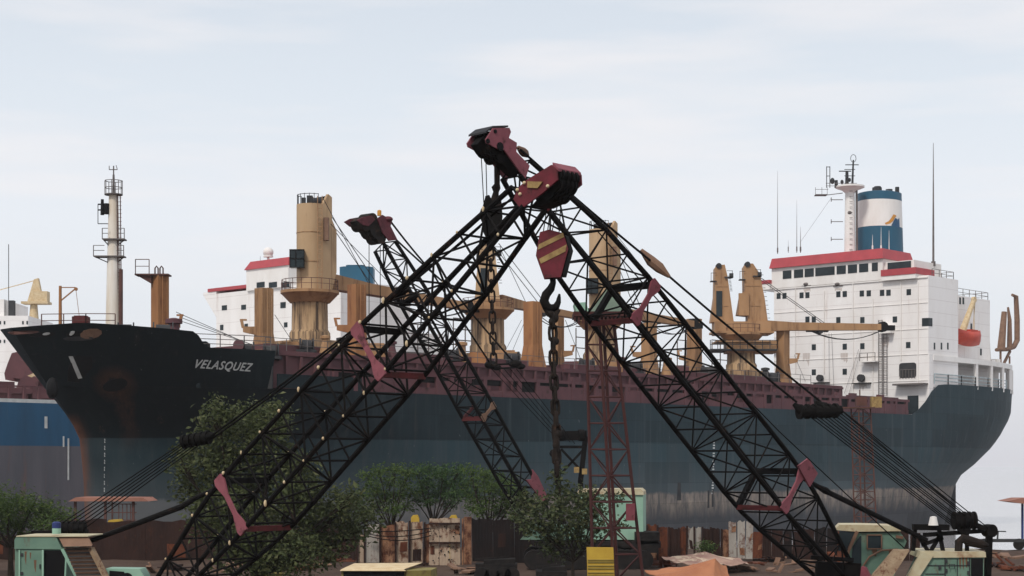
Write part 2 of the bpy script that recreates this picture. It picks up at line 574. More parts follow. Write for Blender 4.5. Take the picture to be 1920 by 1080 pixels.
HULL = mb.build('hull', 'hull', SHIP, angle=50)
at = HULL.data.attributes.new('stem_rust', 'FLOAT', 'POINT')
for i, vx in enumerate(HULL.data.vertices):
    p = vx.co + WLOC[SHIP.as_pointer()]
    u = (p - C0).dot(DS)
    e = u - stem(p.z)
    at.data[i].value = .75 * max(0, 1 - e / .5) * (1 if p.z < 9.2 else 0)
# deck plating
mb = MB()
dk = [(u, w) for (u, w, z) in rows[-1]]
mb.add([S(u, w, 11.95) for u, w in dk] + [S(u, -w, 11.95) for u, w in dk],
       [(i, i + 1, len(dk) + i + 1, len(dk) + i) for i in range(len(dk) - 1)])
fd = [(u, hull_w(u, 14.4)) for u in [3 + i * 1 for i in range(16)]]
mb.add([S(u, w, 14.4) for u, w in fd] + [S(u, -w, 14.4) for u, w in fd],
       [(i, i + 1, len(fd) + i + 1, len(fd) + i) for i in range(len(fd) - 1)])
mb.hexa([S(17.9, -11, 11.95), S(18.0, -11, 11.95), S(18.0, 11, 11.95), S(17.9, 11, 11.95), S(17.9, -11, 14.4), S(18, -11, 14.4), S(18, 11, 14.4), S(17.9, 11, 14.4)])
sd = [(u, hull_w(u, 15.9) - .05) for u in [122 + i * 1.2 for i in range(29)]]
mb.add([S(u, w, 15.5) for u, w in sd] + [S(u, -w, 15.5) for u, w in sd],
       [(i, i + 1, len(sd) + i + 1, len(sd) + i) for i in range(len(sd) - 1)])
mb.build('deck', 'greyd', SHIP)


# lettering wrapped on the hull
def hull_text(txt, px0, px1, py0, py1, name):
    u0, z0 = on_hull(px0, py0)
    u1, z1 = on_hull(px1, py1)
    cu = bpy.data.curves.new('t', 'FONT')
    cu.body = txt
    cu.shear = .2
    cu.fill_mode = 'FRONT'
    cu.dimensions = '2D'
    cu.space_character = 1.12
    cu.resolution_u = 4
    o = bpy.data.objects.new('t', cu)
    COL.objects.link(o)
    bpy.context.view_layer.update()
    me = bpy.data.meshes.new_from_object(o.evaluated_get(bpy.context.evaluated_depsgraph_get()))
    bpy.data.objects.remove(o)
    xs = [v.co.x for v in me.vertices]
    ys = [v.co.y for v in me.vertices]
    k = (u1 - u0) / (max(xs) - min(xs))
    hgt = .74
    bm = bmesh.new()
    bm.from_mesh(me)
    bmesh.ops.subdivide_edges(bm, edges=[e for e in bm.edges if e.calc_length() > .3], cuts=2)
    bm.to_mesh(me)
    bm.free()
    m = MB()
    for q, (du, dz) in enumerate(((0, 0), (.045, 0), (.02, .035))):
        vs = []
        for v in me.vertices:
            u = u0 + (v.co.x - min(xs)) * k + du
            z = lerp(z0, z1, (u - u0) / (u1 - u0)) + (v.co.y - min(ys)) / (max(ys) - min(ys)) * hgt + dz
            vs.append(S(u, hull_w(u, z) + .12 - .012 * q, z))
        m.add(vs, [tuple(p.vertices) for p in me.polygons])
    return m.build(name, 'letter', HULL, smooth=False, recalc=False)


hull_text('VELASQUEZ', 360, 468, 693, 700, 'ship_name')

# draught marks at bow and amidships
for (pxs, n) in (([(196, 820), (195, 925)], 24), ([(1337, 830), (1334, 930)], 20)):
    for i in range(n):
        mb = MB()
        px, py = lerp(pxs[0][0], pxs[1][0], i / n), lerp(pxs[0][1], pxs[1][1], i / n)
        u, z = on_hull(px, py)
        w = hull_w(u, z) + .03
        for du in (.1,):
            mb.obox(S(u + du * 1.3, w, z), DS * (.08 + .08 * (i % 3 > 0)), NS * .01, Z * .07)
        mb.build('draught_mark', 'letter', HULL)
# hawse pipe, anchor recess, mooring ports: plates that follow the plating
def hull_patch(name, px, py, pts, mat, off=.07):
    """pts: outline in metres (along, up) round the point seen at the pixel"""
    u0, z0 = on_hull(px, py)
    mb = MB()
    outer = [S(u0 + a, hull_w(u0 + a, z0 + b_) + off, z0 + b_) for a, b_ in pts]
    inner = [S(u0 + a, hull_w(u0 + a, z0 + b_) - .1, z0 + b_) for a, b_ in pts]
    n_ = len(pts)
    mb.add(outer + inner, [tuple(range(n_))] + [(i, (i + 1) % n_, n_ + (i + 1) % n_, n_ + i) for i in range(n_)])
    return mb.build(name, mat, HULL, smooth=False)


def oval(a, b_, n_=14):
    return [(a * math.cos(2 * math.pi * i / n_), b_ * math.sin(2 * math.pi * i / n_)) for i in range(n_)]


hull_patch('hawse_pipe', 216, 722, oval(.62, .5), 'dark')
hull_patch('anchor_recess', 147, 692, [(-.6, 1.0), (.25, .9), (.6, .1), (.45, -1.0), (-.1, -.9), (-.5, .1)], 'dark')
hull_patch('anchor_shank', 144, 690, [(-.75, .85), (-.6, .85), (.55, -.75), (.4, -.8)], 'letter', .12)
for px, py, cc, a, b_ in ((86, 626, 'letter', .14, .10), (134, 625, 'letter', .10, .17), (36, 624, 'railr', .6, .13), (148, 635, 'greyd', .75, .16), (170, 626, 'brownplate', .55, .38), (81, 627, 'dark', .5, .18), (142, 627, 'dark', .45, .26)):
    hull_patch('mooring_port', px, py, oval(a, b_, 10), cc, .07 if cc == 'dark' else .09)
mb = MB()
mb.ball(P(98, 728, S(4, 0, 0).y - 2), .48, (1, .8, 1.75))
mb.build('anchor', 'dark', HULL)
for px, y0, y1, hw in ((1273, 905, 938, .32), (1328, 922, 950, .13), (1336, 922, 946, .13)):
    hull_patch('overboard_outlet', px, (y0 + y1) / 2, [(-hw, -.9), (hw, -.9), (hw * .8, .9), (-hw * .6, .9)], 'greyd', .05)

# rudder
mb = MB()
sbox(mb, 146.2, 149.2, -.45, .45, -3, 4.6)
mb.build('rudder', 'greyd', SHIP)

# hatch coaming block with ribs and lip
mb = MB()
spans = [(18.6, 30), (30.2, 55), (55.2, 77), (77.2, 99), (99.2, 105.5)]
for i, (a, b) in enumerate(spans):
    sbox(mb, a, b, -9, 9, 11.9, 15.15)
    sbox(mb, a, b - .2, -9.25, 9.25, 14.75, 14.98)
    k = a + .6
    while k < b:
        sbox(mb, k, k + .22, 9.0, 9.28, 12, 14.7)
        k += 1.55
for a, b in ((20, 29), (34, 52), (58, 70), (75, 92)):
    sbox(mb, a, b, -7.5, 7.5, 15.1, 15.75)
mb.build('hatch_coaming', 'purple', SHIP)
# open bulwark on the near and far side
mb = MB()
u = 24.0
while u < 116.6:
    L = R.choice((1.7, 2.1, 2.5))
    v = hull_w(u, 12)
    sbox(mb, u, u + .45, v - .3, v - .02, 12, 13.75)
    sbox(mb, u + .45, min(u + L, 116.6), v - .25, v - .08, 12, 12.55)
    if R.random() < .55:
        sbox(mb, u + .45, u + L, v - .25, v - .08, 12.55, 13.2)
    u += L
sbox(mb, 24, 116.8, 11.1, 11.45, 13.5, 13.8)
sbox(mb, 24, 116.8, -11.45, -11.2, 12, 13.6)
k = 26
while k < 115:
    if R.random() < .5:
        sbox(mb, k, k + 1.2, 11.0, 11.4, 13.8, 14.2)
    k += 3.1
sbox(mb, 105.6, 117.4, 9.4, 9.6, 12, 14.1)
mb.build('bulwark', 'purpled', SHIP)
k = 24.5  # dark boxes standing in for the walkway's shade behind the bulwark gaps
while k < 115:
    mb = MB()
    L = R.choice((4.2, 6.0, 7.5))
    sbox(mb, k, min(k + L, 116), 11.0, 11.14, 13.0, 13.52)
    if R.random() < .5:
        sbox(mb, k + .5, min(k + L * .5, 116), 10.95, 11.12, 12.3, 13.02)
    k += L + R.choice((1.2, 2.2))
    mb.build('bulwark_gap_shade', 'dark', SHIP)
mb = MB()
sbox(mb, 18.1, 27, 11.3, 11.46, 12, 13.1)
mb.build('bulwark_plate', 'hull', SHIP)


def deck_rail(name, pts, h=1.0, mat='rail', n_rails=3, parent=None, r=.035, step_=1.6):
    mb = MB()
    for a, b in zip(pts, pts[1:]):
        L = (b - a).length
        n = max(1, int(L / step_))
        for i in range(n + 1):
            p = lerp(a, b, i / n)
            mb.bar(p, p + Z * h, r * 2)
        for k in range(1, n_rails + 1):
            mb.bar(a + Z * h * k / n_rails, b + Z * h * k / n_rails, r * 1.6)
    return mb.build(name, mat, parent or SHIP)


deck_rail('railing', [S(u, hull_w(u, 14.9) - .3, 14.9) for u in (11.8, 15.5, 17.8)], 1.1)
deck_rail('railing', [S(3.2, 1.5, 15.9), S(5.2, 4.4, 15.9), S(6.8, 5.9, 15.9)], 1.5, 'railr')
deck_rail('railing', [S(u, 8.8, 15.15) for u in (19, 30, 55, 77, 99)], 1.0, 'rail', 2, None, .03, 2.2)


def ship_at(px, v, base=None):
    """u on the ship where the line v is seen at pixel column px"""
    lo, hi = -5., 170.
    for _ in range(50):
        m = (lo + hi) / 2
        if proj(S(m, v, 10))[0] < px:
            lo = m
        else:
            hi = m
    return lo


def z_at(p, py):
    return H + (HY - py) * p.y / F


# foremast
um = ship_at(213, 0)
b0 = S(um, 0, 14.4)
sc = F / b0.y
mast_top = z_at(b0, 365)
mb = MB()
mb.lathe(V((b0.x, b0.y, 0)), [(.66, 14.4), (.62, 17.5), (.5, z_at(b0, 480)), (.37, mast_top)], 20)
FM = mb.build('foremast', 'mastw', SHIP)
mb = MB()
zt = mast_top
c = V((b0.x, b0.y, zt))
mb.disc(c, Z, .72, .08, 16)
for k in range(8):
    t = 2 * math.pi * k / 8
    p = c + V((math.cos(t), math.sin(t), 0)) * .7
    mb.bar(p, p + Z * 1.1, .05)
    t2 = t + 2 * math.pi / 8
    q = c + V((math.cos(t2), math.sin(t2), 0)) * .7
    for hh in (.55, 1.1):
        mb.bar(p + Z * hh, q + Z * hh, .05)
mb.tube(c, c + Z * 1.6, .12, .08)
mb.tube(c + Z * 1.6, c + Z * 2.3, .05)
mb.bar(c + Z * 2.0 - V((.35, 0, 0)), c + Z * 2.0 + V((.3, 0, 0)), .06)
mb.bar(c + Z * 2.0 - V((.35, 0, 0)), c + Z * 2.3 - V((.35, 0, 0)), .05)
mb.bar(c + Z * 2.0 + V((.3, 0, 0)), c + Z * 2.35 + V((.2, 0, 0)), .05)
mb.build('lookout_cage', 'rail', FM)
for (py, xl, xr) in ((450, .75, 1.0), (482, 1.45, .95)):
    mb = MB()
    z = z_at(b0, py)
    c = V((b0.x, b0.y, z))
    mb.obox(c + V(((xr - xl) / 2, -.2, 0)), V(((xl + xr) / 2, 0, 0)), V((0, .5, 0)), V((0, 0, .05)))
    for x in (-xl, xr):
        mb.bar(c + V((x, -.65, 0)), c + V((x, -.65, .85)), .06)
        mb.bar(c + V((x, -.65, .45)), c + V((x * .4, -.65, .45)), .05)
        mb.bar(c + V((x, -.65, .85)), c + V((x * .4, -.65, .85)), .05)
    mb.bar(c + V((-xl, -.3, 0)), c + V((-.3, -.3, -.5)), .08)
    mb.bar(c + V((xr, -.3, 0)), c + V((.3, -.3, -.5)), .08)
    mb.build('mast_platform', 'rail', FM)
mb = MB()
c = V((b0.x, b0.y, z_at(b0, 392)))
mb.tube(c + V((-.85, -.2, -.5)), c + V((-.85, -.2, .75)), .16, .12, 10)
mb.tube(c + V((-.5, -.3, -.45)), c + V((-.5, -.3, .4)), .2, .2, 10)
mb.bar(c + V((-1.2, -.2, .35)), c + V((-.3, -.2, .35)), .1)
mb.bar(c + V((-1.2, -.2, -.1)), c + V((-.3, -.2, -.1)), .1)
mb.bar(c + V((-1.2, -.2, -1.2)), c + V((-1.2, -.2, .35)), .05)
mb.bar(c + V((-1.2, -.2, -1.2)), c + V((-.4, -.2, -1.2)), .06)
mb.build('mast_light', 'dark', FM)
mb = MB()
for dx in (.45, .75):
    mb.bar(V((b0.x + dx, b0.y - .35, 14.6)), V((b0.x + dx * .8, b0.y - .3, mast_top)), .06)
for i in range(40):
    z = lerp(15, mast_top, i / 40)
    mb.bar(V((b0.x + .42, b0.y - .35, z)), V((b0.x + .72, b0.y - .35, z)), .03)
mb.tube(V((b0.x + .7, b0.y - .5, 17.0)), V((b0.x + .7, b0.y - .5, 21.5)), .16, .16, 8)
mb.build('mast_ladder', 'railr', FM)


# vent / jib-rest posts
def vent_post(px, v, y0, zb, wpx, mat, arm=-1, plat=False, taper=1.0):
    u = ship_at(px, v)
    b = S(u, v, zb)
    zt = z_at(b, y0)
    w = wpx * b.y / F / 2 * .80
    mb = MB()
    X, Yv = DS * w, NS * w * .9
    def ring(z, k):
        c = V((b.x, b.y, z))
        return [c - X * k - Yv * k, c + X * k - Yv * k, c + X * k + Yv * k, c - X * k + Yv * k]
    hh = zt - zb
    for z0, k0, z1, k1 in ((zb, 1.5, zb + hh * .16, 1.25), (zb + hh * .16, 1.25, zb + hh * .36, 1.0), (zb + hh * .36, 1.0, zt, taper)):
        mb.hexa(ring(z0, k0) + ring(z1, k1))
    o = mb.build('vent_post', mat, SHIP)
    mb = MB()
    c = V((b.x, b.y, 0))
    for i in range(int(hh / .38)):
        mb.bar(c + NS * (w + .12) - DS * .22 + Z * (zb + .4 + i * .38), c + NS * (w + .12) + DS * .22 + Z * (zb + .4 + i * .38), .05)
    for s in (-1, 1):
        mb.bar(c + NS * (w + .12) + DS * .22 * s + Z * zb, c + NS * (w + .12) + DS * .22 * s + Z * zt, .05)
    mb.build('ladder', mat, o)
    if arm:
        mb = MB()
        z = zb + hh * .42
        e = c + V((arm * (w + 1.1), -.2, 0))
        mb.hexa([c + V((arm * w * .6, -.3, z - .55)), e + V((0, -.1, z - .25)), e + V((0, .3, z - .25)), c + V((arm * w * .6, .4, z - .55)),
                 c + V((arm * w * .6, -.3, z + .2)), e + V((0, -.1, z + .2)), e + V((0, .3, z + .2)), c + V((arm * w * .6, .4, z + .2))])
        mb.bar(e + Z * (z + .1), e + Z * (z + .8) + V((arm * .15, 0, 0)), .22)
        mb.bar(e + Z * (z + .75) + V((-.25, 0, 0)), e + Z * (z + .75) + V((.3, 0, 0)), .14)
        mb.build('bracket', mat, o)
    if plat:
        mb = MB()
        c = V((b.x, b.y, zt))
        mb.obox(c + V((-.55, 0, .04)), V((1.35, 0, 0)), V((0, .7, 0)), V((0, 0, .06)))
        mb.prism([c + V((-1.8, -.5, 0)), c + V((-.6, -.5, 0)), c + V((-.6, -.5, -.7))], V((0, .9, 0)))
        for x in (-1.85, -.75):
            mb.bar(c + V((x, -.6, 0)), c + V((x, -.6, 1.25)), .06)
        mb.bar(c + V((-1.85, -.6, 1.25)), c + V((-.75, -.6, 1.25)), .06)
        mb.bar(c + V((-1.85, -.6, .7)), c + V((-.75, -.6, .7)), .05)
        for x in (-.3, .1):
            mb.path([c + V((x, -.5, 0)), c + V((x, -.5, .55)), c + V((x + .12, -.5, .72)), c + V((x + .25, -.5, .55)), c + V((x + .25, -.5, 0))], .06, 6)
        mb.build('post_platform', 'railr', o)
    return o


vent_post(300, 1.5, 517, 14.4, 31, 'orange', 1, True)
vent_post(495, 6.5, 541, 14.6, 33, 'tan', -1)
vent_post(669, 6.5, 534, 15.1, 33, 'orange', -1)
vent_post(999, 6.5, 566, 15.1, 33, 'orange', 0)
vent_post(1046, -6, 590, 15.1, 22, 'tan', 1)
vent_post(1217, 6.5, 606, 15.1, 28, 'tan', -1)
vent_post(1302, -2, 598, 15.1, 27, 'tan', -1)
vent_post(1468, 3.0, 606, 15.1, 24, 'tan', 1)


# deck cranes
def ship_crane(px, top_y, boom_end, wide, kind, tm='tanl', boom_r=.8):
    u = ship_at(px, 0)
    c = S(u, 0, 0)
    k = c.y / F
    zt = z_at(c, top_y)
    zp = 21.3
    mb = MB()
    r = 1.62
    mb.lathe(c, [(r * 1.12, 15.0), (r * 1.12, 17.6), (r, 17.9), (r * .98, 20.2), (r * 1.15, 20.7)], 28)
    sbox(mb, u - 2.2, u + 2.2, -2.4, 2.4, 11.9, 16.9)
    a = mb.build('crane_pedestal', 'tans', SHIP)
    mb = MB()
    mb.lathe(c, [(r * 1.1, 20.3), (2.5, 21.05), (2.6, 21.1), (2.6, 21.35), (.5, 21.4)], 32)
    mb.build('slewing_platform', 'tan', a)
    mb = MB()
    for i in range(18):
        t, t2 = 2 * math.pi * i / 18, 2 * math.pi * (i + 1) / 18
        p = c + V((math.cos(t) * 2.5, math.sin(t) * 2.5, 21.35))
        q = c + V((math.cos(t2) * 2.5, math.sin(t2) * 2.5, 21.35))
        mb.bar(p, p + Z * .95, .05)
        mb.bar(p + Z * .95, q + Z * .95, .05)
        mb.bar(p + Z * .5, q + Z * .5, .04)
    mb.build('railing', 'railr', a)
    bd = (boom_end - c)
    bd.z = 0
    bd.normalize()
    bl = V((bd.y, -bd.x, 0))
    towers = []
    if kind == 'single':
        mb = MB()
        w = wide * k / 2
        n = 10
        # rounded back, flat cheeks towards the boom
        prof = []
        for i in range(n + 1):
            t = math.pi / 2 + math.pi * i / n
            prof.append(bd * (math.cos(t) * w * .75) + bl * (math.sin(t) * w * .82))
        prof += [bd * w * .95 - bl * w * .82, bd * w * .95 + bl * w * .82]
        body_top = zt - .95
        mb.prism([c + p + Z * zp for p in prof], Z * (body_top - zp))
        o = mb.build('crane_tower', tm, SHIP)
        mb = MB()
        for s in (1, -1):
            q = c + bl * (s * w * .62)
            f0 = bd * w
            mb.prism([q + f0 * .30 + Z * (body_top - .02), q + f0 * .72 + Z * zt, q + f0 * 1.0 + Z * (zt - .25), q + f0 * 1.0 + Z * (zt - 2.2), q + f0 * 1.35 + Z * (zt - 3.2),
                      q + f0 * 1.35 + Z * (zp + 1.8), q + f0 * .97 + Z * zp, q + f0 * .97 + Z * (body_top - 1.)], bl * (s * .3))
        mb.build('sheave_cheek', tm, o)
        mb = MB()
        mb.disc(c + bd * w * .75 + Z * (zt - .55), bl, .42, w * 1.0, 14)
        for i in range(9):
            t = math.pi / 2 + math.pi * i / 8
            p = c + bd * (math.cos(t) * w * .7) + bl * (math.sin(t) * w * .78) + Z * body_top
            mb.bar(p, p + Z * .9, .05)
            if i:
                mb.bar(p + Z * .85, pp + Z * .85, .05)
            pp = p
        mb.bar(c + Z * body_top, c + Z * (body_top + .8), .5)
        mb.bar(c - bd * .7 + Z * body_top, c - bd * .7 + Z * (body_top + .55), .35)
        mb.build('tower_top_gear', 'greyd', o)
        mb = MB()
        for zz_ in (zp + 2.6, zp + 5.2):
            for i in range(n):
                mb.bar(c + prof[i] * 1.005 + Z * zz_, c + prof[i + 1] * 1.005 + Z * zz_, .06)
        lx = c + V((w * .55, -w * .86, 0))
        for sx_ in (0, .4):
            mb.bar(lx + V((sx_, 0, zp)), lx + V((sx_, 0, body_top + .6)), .06)
        z_ = zp
        while z_ < body_top:
            mb.bar(lx + V((0, 0, z_)), lx + V((.4, 0, z_)), .04)
            z_ += .4
        mb.build('tower_ladder', 'tan', o)
        mb = MB()
        qq = c + V((w * 1.02, -w * .5, z_at(c, top_y + 68) - 0))
        mb.obox(qq, V((.22, 0, 0)), V((0, .3, 0)), V((0, 0, 1.0)))
        mb.build('lamp_box', 'brownplate', o)
        # glazed cab on the left of the tower, facing the camera side
        mb = MB()
        qc = c + V((-w * .62, -w * .72, z_at(c, top_y + 125)))
        mb.obox(qc, V((.62, 0, 0)), V((0, .6, 0)), V((0, 0, .78)))
        cab = mb.build('operator_cab', 'glass', o)
        mb = MB()
        for dx in (-.62, -.1, .62):
            mb.bar(qc + V((dx, -.62, -.8)), qc + V((dx, -.62, .8)), .07)
        for dz in (-.78, 0, .78):
            mb.bar(qc + V((-.66, -.62, dz)), qc + V((.66, -.62, dz)), .07)
        mb.build('cab_frame', 'dark', o)
        hinge = c + bd * w * 1.05 + Z * (zp + 1.0)
    else:
        base = c
        for poly in wide:
            mb = MB()
            q = [P(x, y, c.y - 1.0) for x, y in poly]
            mb.prism(q, V((0, 2.0, 0)))
            o = mb.build('crane_tower', tm, SHIP)
            mb = MB()
            tl, tr = q[1], q[2]
            mb.disc(lerp(tl, tr, .2) + V((0, .3, -.1)), V((0, 1, 0)), .32, .9, 12)
            mb.obox(tr + V((.45, .2, -1.5)), V((.5, 0, 0)), V((0, .5, 0)), V((0, 0, .06)))
            mb.bar(tr + V((.85, -.2, -1.5)), tr + V((.85, -.2, -.7)), .06)
            mb.bar(tr + V((.2, -.2, -.75)), tr + V((.85, -.2, -.75)), .05)
            mb.obox(tl + V((-.45, .2, -1.9)), V((.35, 0, 0)), V((0, .5, 0)), V((0, 0, .05)))
            mb.bar(tl + V((-.75, -.2, -1.9)), tl + V((-.75, -.2, -.9)), .05)
            mb.bar(tl + V((-.75, -.2, -.95)), tl + V((-.1, -.2, -.95)), .05)
            mb.obox(tr + V((.75, -.1, -1.3)), V((.22, 0, 0)), V((0, .2, 0)), V((0, 0, .26)))
            bl_, br_ = q[-1], q[-2]
            for i in range(12):
                e_ = lerp(q[3], q[4 if len(q) < 10 else 6], i / 11) + V((.1, .3, 0))
                mb.bar(e_, e_ + V((.28, 0, 0)), .05)
            mb.build('tower_top_gear', 'greyd', o)
            mb = MB()
            xm0, xm1 = min(p.x for p in q), max(p.x for p in q)
            zlo, zhi = min(p.z for p in q), max(p.z for p in q)
            xc_ = lerp(xm0, xm1, .36)
            if len(q) < 10:
                mb.obox(V((xc_, q[0].y - .02, lerp(zlo, zhi, .32))), V(((xm1 - xm0) * .13, 0, 0)), V((0, .06, 0)), V((0, 0, (zhi - zlo) * .22)))
            else:
                mb.obox(V((lerp(xm0, xm1, .2), q[0].y - .12, lerp(zlo, zhi, .30))), V(((xm1 - xm0) * .17, 0, 0)), V((0, .18, 0)), V((0, 0, (zhi - zlo) * .19)))
            mb.build('operator_cab' if len(q) < 10 else 'side_house', 'glass' if len(q) < 10 else 'tan', o)
            mb = MB()
            for f in (.28, .62):
                zz_ = lerp(zlo, zhi, f)
                mb.bar(V((lerp(xm0, xm1, .25), q[0].y - .03, zz_)), V((lerp(xm0, xm1, .75), q[0].y - .03, zz_)), .06)
            mb.bar(V((lerp(xm0, xm1, .55), q[0].y - .03, zlo)), V((lerp(xm0, xm1, .52), q[0].y - .03, zhi - 1)), .05)
            mb.build('stiffener', tm, o)
        hinge = c + bd * 1.5 + Z * (zp + .9)
        mb = MB()
        if len(wide) == 1:
            mb.lathe(c, [(1.7, 21.3), (1.6, 22.2), (.8, 22.3)], 20)
            mb.build('turntable', 'tan', a)
    if kind != 'single' and len(wide) > 1:
        if len(wide) > 1:
            mb.obox(c + Z * 21.9, V((3.3, 0, 0)), V((0, 1.5, 0)), Z * .75)
        mb.obox(c + Z * 21.4, V((3.6, 0, 0)), V((0, 1.8, 0)), Z * .12)
        mb.obox(c + Z * 20.3, V((3.2, 0, 0)), V((0, 1.9, 0)), Z * .08)
        mb.obox(c + Z * 19.7 + V((1.0, 0, 0)), V((2.9, 0, 0)), V((0, 1.6, 0)), Z * .7)
        mb.build('turntable', 'tan', a)
        deck_rail('walkway_rail', [c + V((-3.9, -2.2, 19.4)), c + V((3.9, -2.2, 19.4)), c + V((3.9, 2.2, 19.4))], 1.0, 'greyd', 2, a, .04, .8)
        mb = MB()
        mb.obox(c + V((0, 0, 19.3)), V((3.9, 0, 0)), V((0, 2.3, 0)), Z * .1)
        mb.build('walkway', 'greyd', a)
    # boom: tapered box girder
    tip = boom_end
    ax = (tip - hinge).normalized()
    up = bl.cross(ax)
    if up.z < 0:
        up = -up
    mb = MB()
    def sec(p, w, h0, h1):
        return [p - bl * w - up * h0, p + bl * w - up * h0, p + bl * w + up * h1, p - bl * w + up * h1]
    L = (tip - hinge).length
    A, B, C_ = sec(hinge, boom_r, boom_r * .8, boom_r * .95), sec(hinge + ax * L * .3, boom_r * .8, boom_r * .62, boom_r * .6), sec(tip, boom_r * .55, boom_r * .5, boom_r * .42)
    for s0, s1 in ((A, B), (B, C_)):
        mb.add(s0 + s1, [(0, 1, 2, 3), (7, 6, 5, 4), (0, 4, 5, 1), (1, 5, 6, 2), (2, 6, 7, 3), (3, 7, 4, 0)])
    bo = mb.build('crane_boom', 'tan', SHIP)
    mb = MB()
    mb.disc(tip + ax * .3, bl, .62, .8, 14)
    mb.obox(tip + ax * 1.0 - up * .12, ax * .75, bl * .35, up * .3)
    mb.build('boom_sheave', 'dark', bo)
    mb = MB()
    a0, a1 = hinge + ax * L * .45 - up * .5, tip - up * .5
    for s in (-.25, .25):
        pts = [lerp(a0, a1, t) + bl * s - up * (1.0 * 4 * t * (1 - t)) for t in [i / 8 for i in range(9)]]
        mb.path(pts, .05, 5)
    mb.disc(hinge + ax * L * .52 - up * (boom_r * .75), bl, .3, .9, 10)
    mb.obox(hinge + ax * L * .5 - up * (boom_r * .65), ax * 1.3, bl * .3, up * .12)
    mb.build('hoist_rope', 'greyd', bo)
    mb = MB()
    topp = V((c.x, c.y, zt - .8)) + bd * 1.2
    for s in (-.4, .4):
        mb.tube(topp + bl * s, hinge + ax * L * (.55 if kind != 'single' else .35) + bl * s + up * .4, .04, .04, 5)
    mb.build('luffing_rope', 'greyd', bo)
    return c


ship_crane(581, 364, S(50.5, .5, 21.3), 64, 'single')
ship_crane(915, 440, S(69.5, -1, 21.6), [[(900, 458), (908, 450), (922, 449), (928, 470), (934, 530), (938, 566), (890, 566), (893, 520)]], 'twin', 'tanl', .65)
ship_crane(1125, 414, S(88, 0, 21.9), 52, 'single', 'tanl', .75)
ship_crane(1390, 497, P(1650, 613, 203), [[(1341, 502), (1345, 497), (1359, 496), (1364, 517), (1368, 545), (1376, 604), (1333, 604), (1340, 556)],
            [(1395, 500), (1399, 494), (1412, 494), (1426, 515), (1428, 530), (1434, 560), (1440, 604), (1402, 604), (1402, 592), (1383, 590), (1390, 550), (1396, 546)]], 'twin', 'tan', .78)

# winches, vents and lashing frames on deck
def gear(px, v, zb, kind, mat, s=1.0):
    u = ship_at(px, v)
    b = S(u, v, zb)
    mb = MB()
    if zb < 18:
        mb.bar(S(u, v, min(zb - .3, 14.2 if px < 345 else 11.9)), b + Z * .1, .3)
    if kind == 'winch':
        mb.disc(b + Z * .75 * s, V((1, .2, 0)), .75 * s, 1.1 * s, 16)
        for k in (-.75, .75):
            mb.disc(b + V((k * s, 0, .75 * s)), V((1, .2, 0)), .95 * s, .1, 16)
        mb.obox(b + Z * .1, V((1.1 * s, 0, 0)), V((0, .7, 0)), Z * .12)
        mb.build('mooring_winch', mat, SHIP)
    elif kind == 'vent':
        mb.lathe(b, [(.75 * s, 0), (.42 * s, 1.3 * s), (.4 * s, 1.75 * s), (.62 * s, 1.8 * s), (.62 * s, 2.1 * s), (.2 * s, 2.2 * s)], 14)
        mb.build('ventilator', mat, SHIP)
    elif kind == 'cowl':
        mb.path([b, b + Z * .8 * s, b + Z * 1.15 * s + V((.1, -.2, 0)), b + Z * 1.25 * s + V((.1, -.55, 0))], [.35 * s, .35 * s, .5 * s, .6 * s], 12)
        mb.build('ventilator', mat, SHIP)
    else:
        mb.obox(b + Z * .6 * s, V((1. * s, 0, 0)), V((0, .7 * s, 0)), Z * .6 * s)
        mb.obox(b + Z * 1.25 * s, V((.8 * s, 0, 0)), V((0, .5 * s, 0)), Z * .08 * s)
        mb.build('deck_locker', mat, SHIP)


gear(152, 3.0, 16.55, 'box', 'darkred', .6)
gear(236, 3.5, 15.7, 'winch', 'greyd', .8)
gear(306, 6.0, 15.35, 'winch', 'greyd', 1.0)
gear(288, 5.0, 15.0, 'cowl', 'brownplate', .8)
gear(326, 4.0, 15.2, 'vent', 'purple', 1.1)
gear(344, 5.0, 15.0, 'box', 'railr', .5)
gear(343, 6.5, 14.6, 'vent', 'purpled', .8)
gear(372, 8.3, 14.4, 'box', 'hull', .82)
gear(410, 8.5, 14.4, 'box', 'greyd', .5)
gear(447, 9.0, 14.4, 'cowl', 'purpled', .75)
gear(462, 9.0, 14.4, 'winch', 'greyd', .75)
gear(508, 9.0, 14.4, 'winch', 'greyd', .75)
gear(545, 6.0, 15.1, 'box', 'tan', .8)
gear(945, 5.0, 15.1, 'box', 'tan', 1.3)
gear(640, 8.2, 15.1, 'vent', 'greyd', .7)
gear(1070, 7.0, 15.1, 'box', 'purple', .7)
gear(1165, 7.0, 15.1, 'vent', 'purple', .8)
for px_, v_, kd, mt_, sc_ in ((575, 8.0, 'winch', 'greyd', .7), (610, 8.0, 'vent', 'tan', .7), (705, 7.5, 'box', 'tan', .9), (735, 7.5, 'vent', 'purple', .7), (845, 7.0, 'winch', 'greyd', .8), (865, 7.0, 'vent', 'tan', .9), (895, 7.5, 'box', 'orange', .8),
                          (960, 7.5, 'winch', 'greyd', .8), (1100, 6.5, 'winch', 'greyd', .8), (1150, 6.5, 'box', 'tan', .9), (1190, 7.0, 'winch', 'greyd', .8), (1250, 7.0, 'vent', 'tan', .9), (1275, 7.0, 'box', 'purple', .9), (1330, 6.5, 'winch', 'greyd', .9), (1435, 6.0, 'vent', 'greyd', .8), (1448, 6.0, 'winch', 'greyd', .8)):
    gear(px_, v_, 15.2, kd, mt_, sc_)
mb = MB()
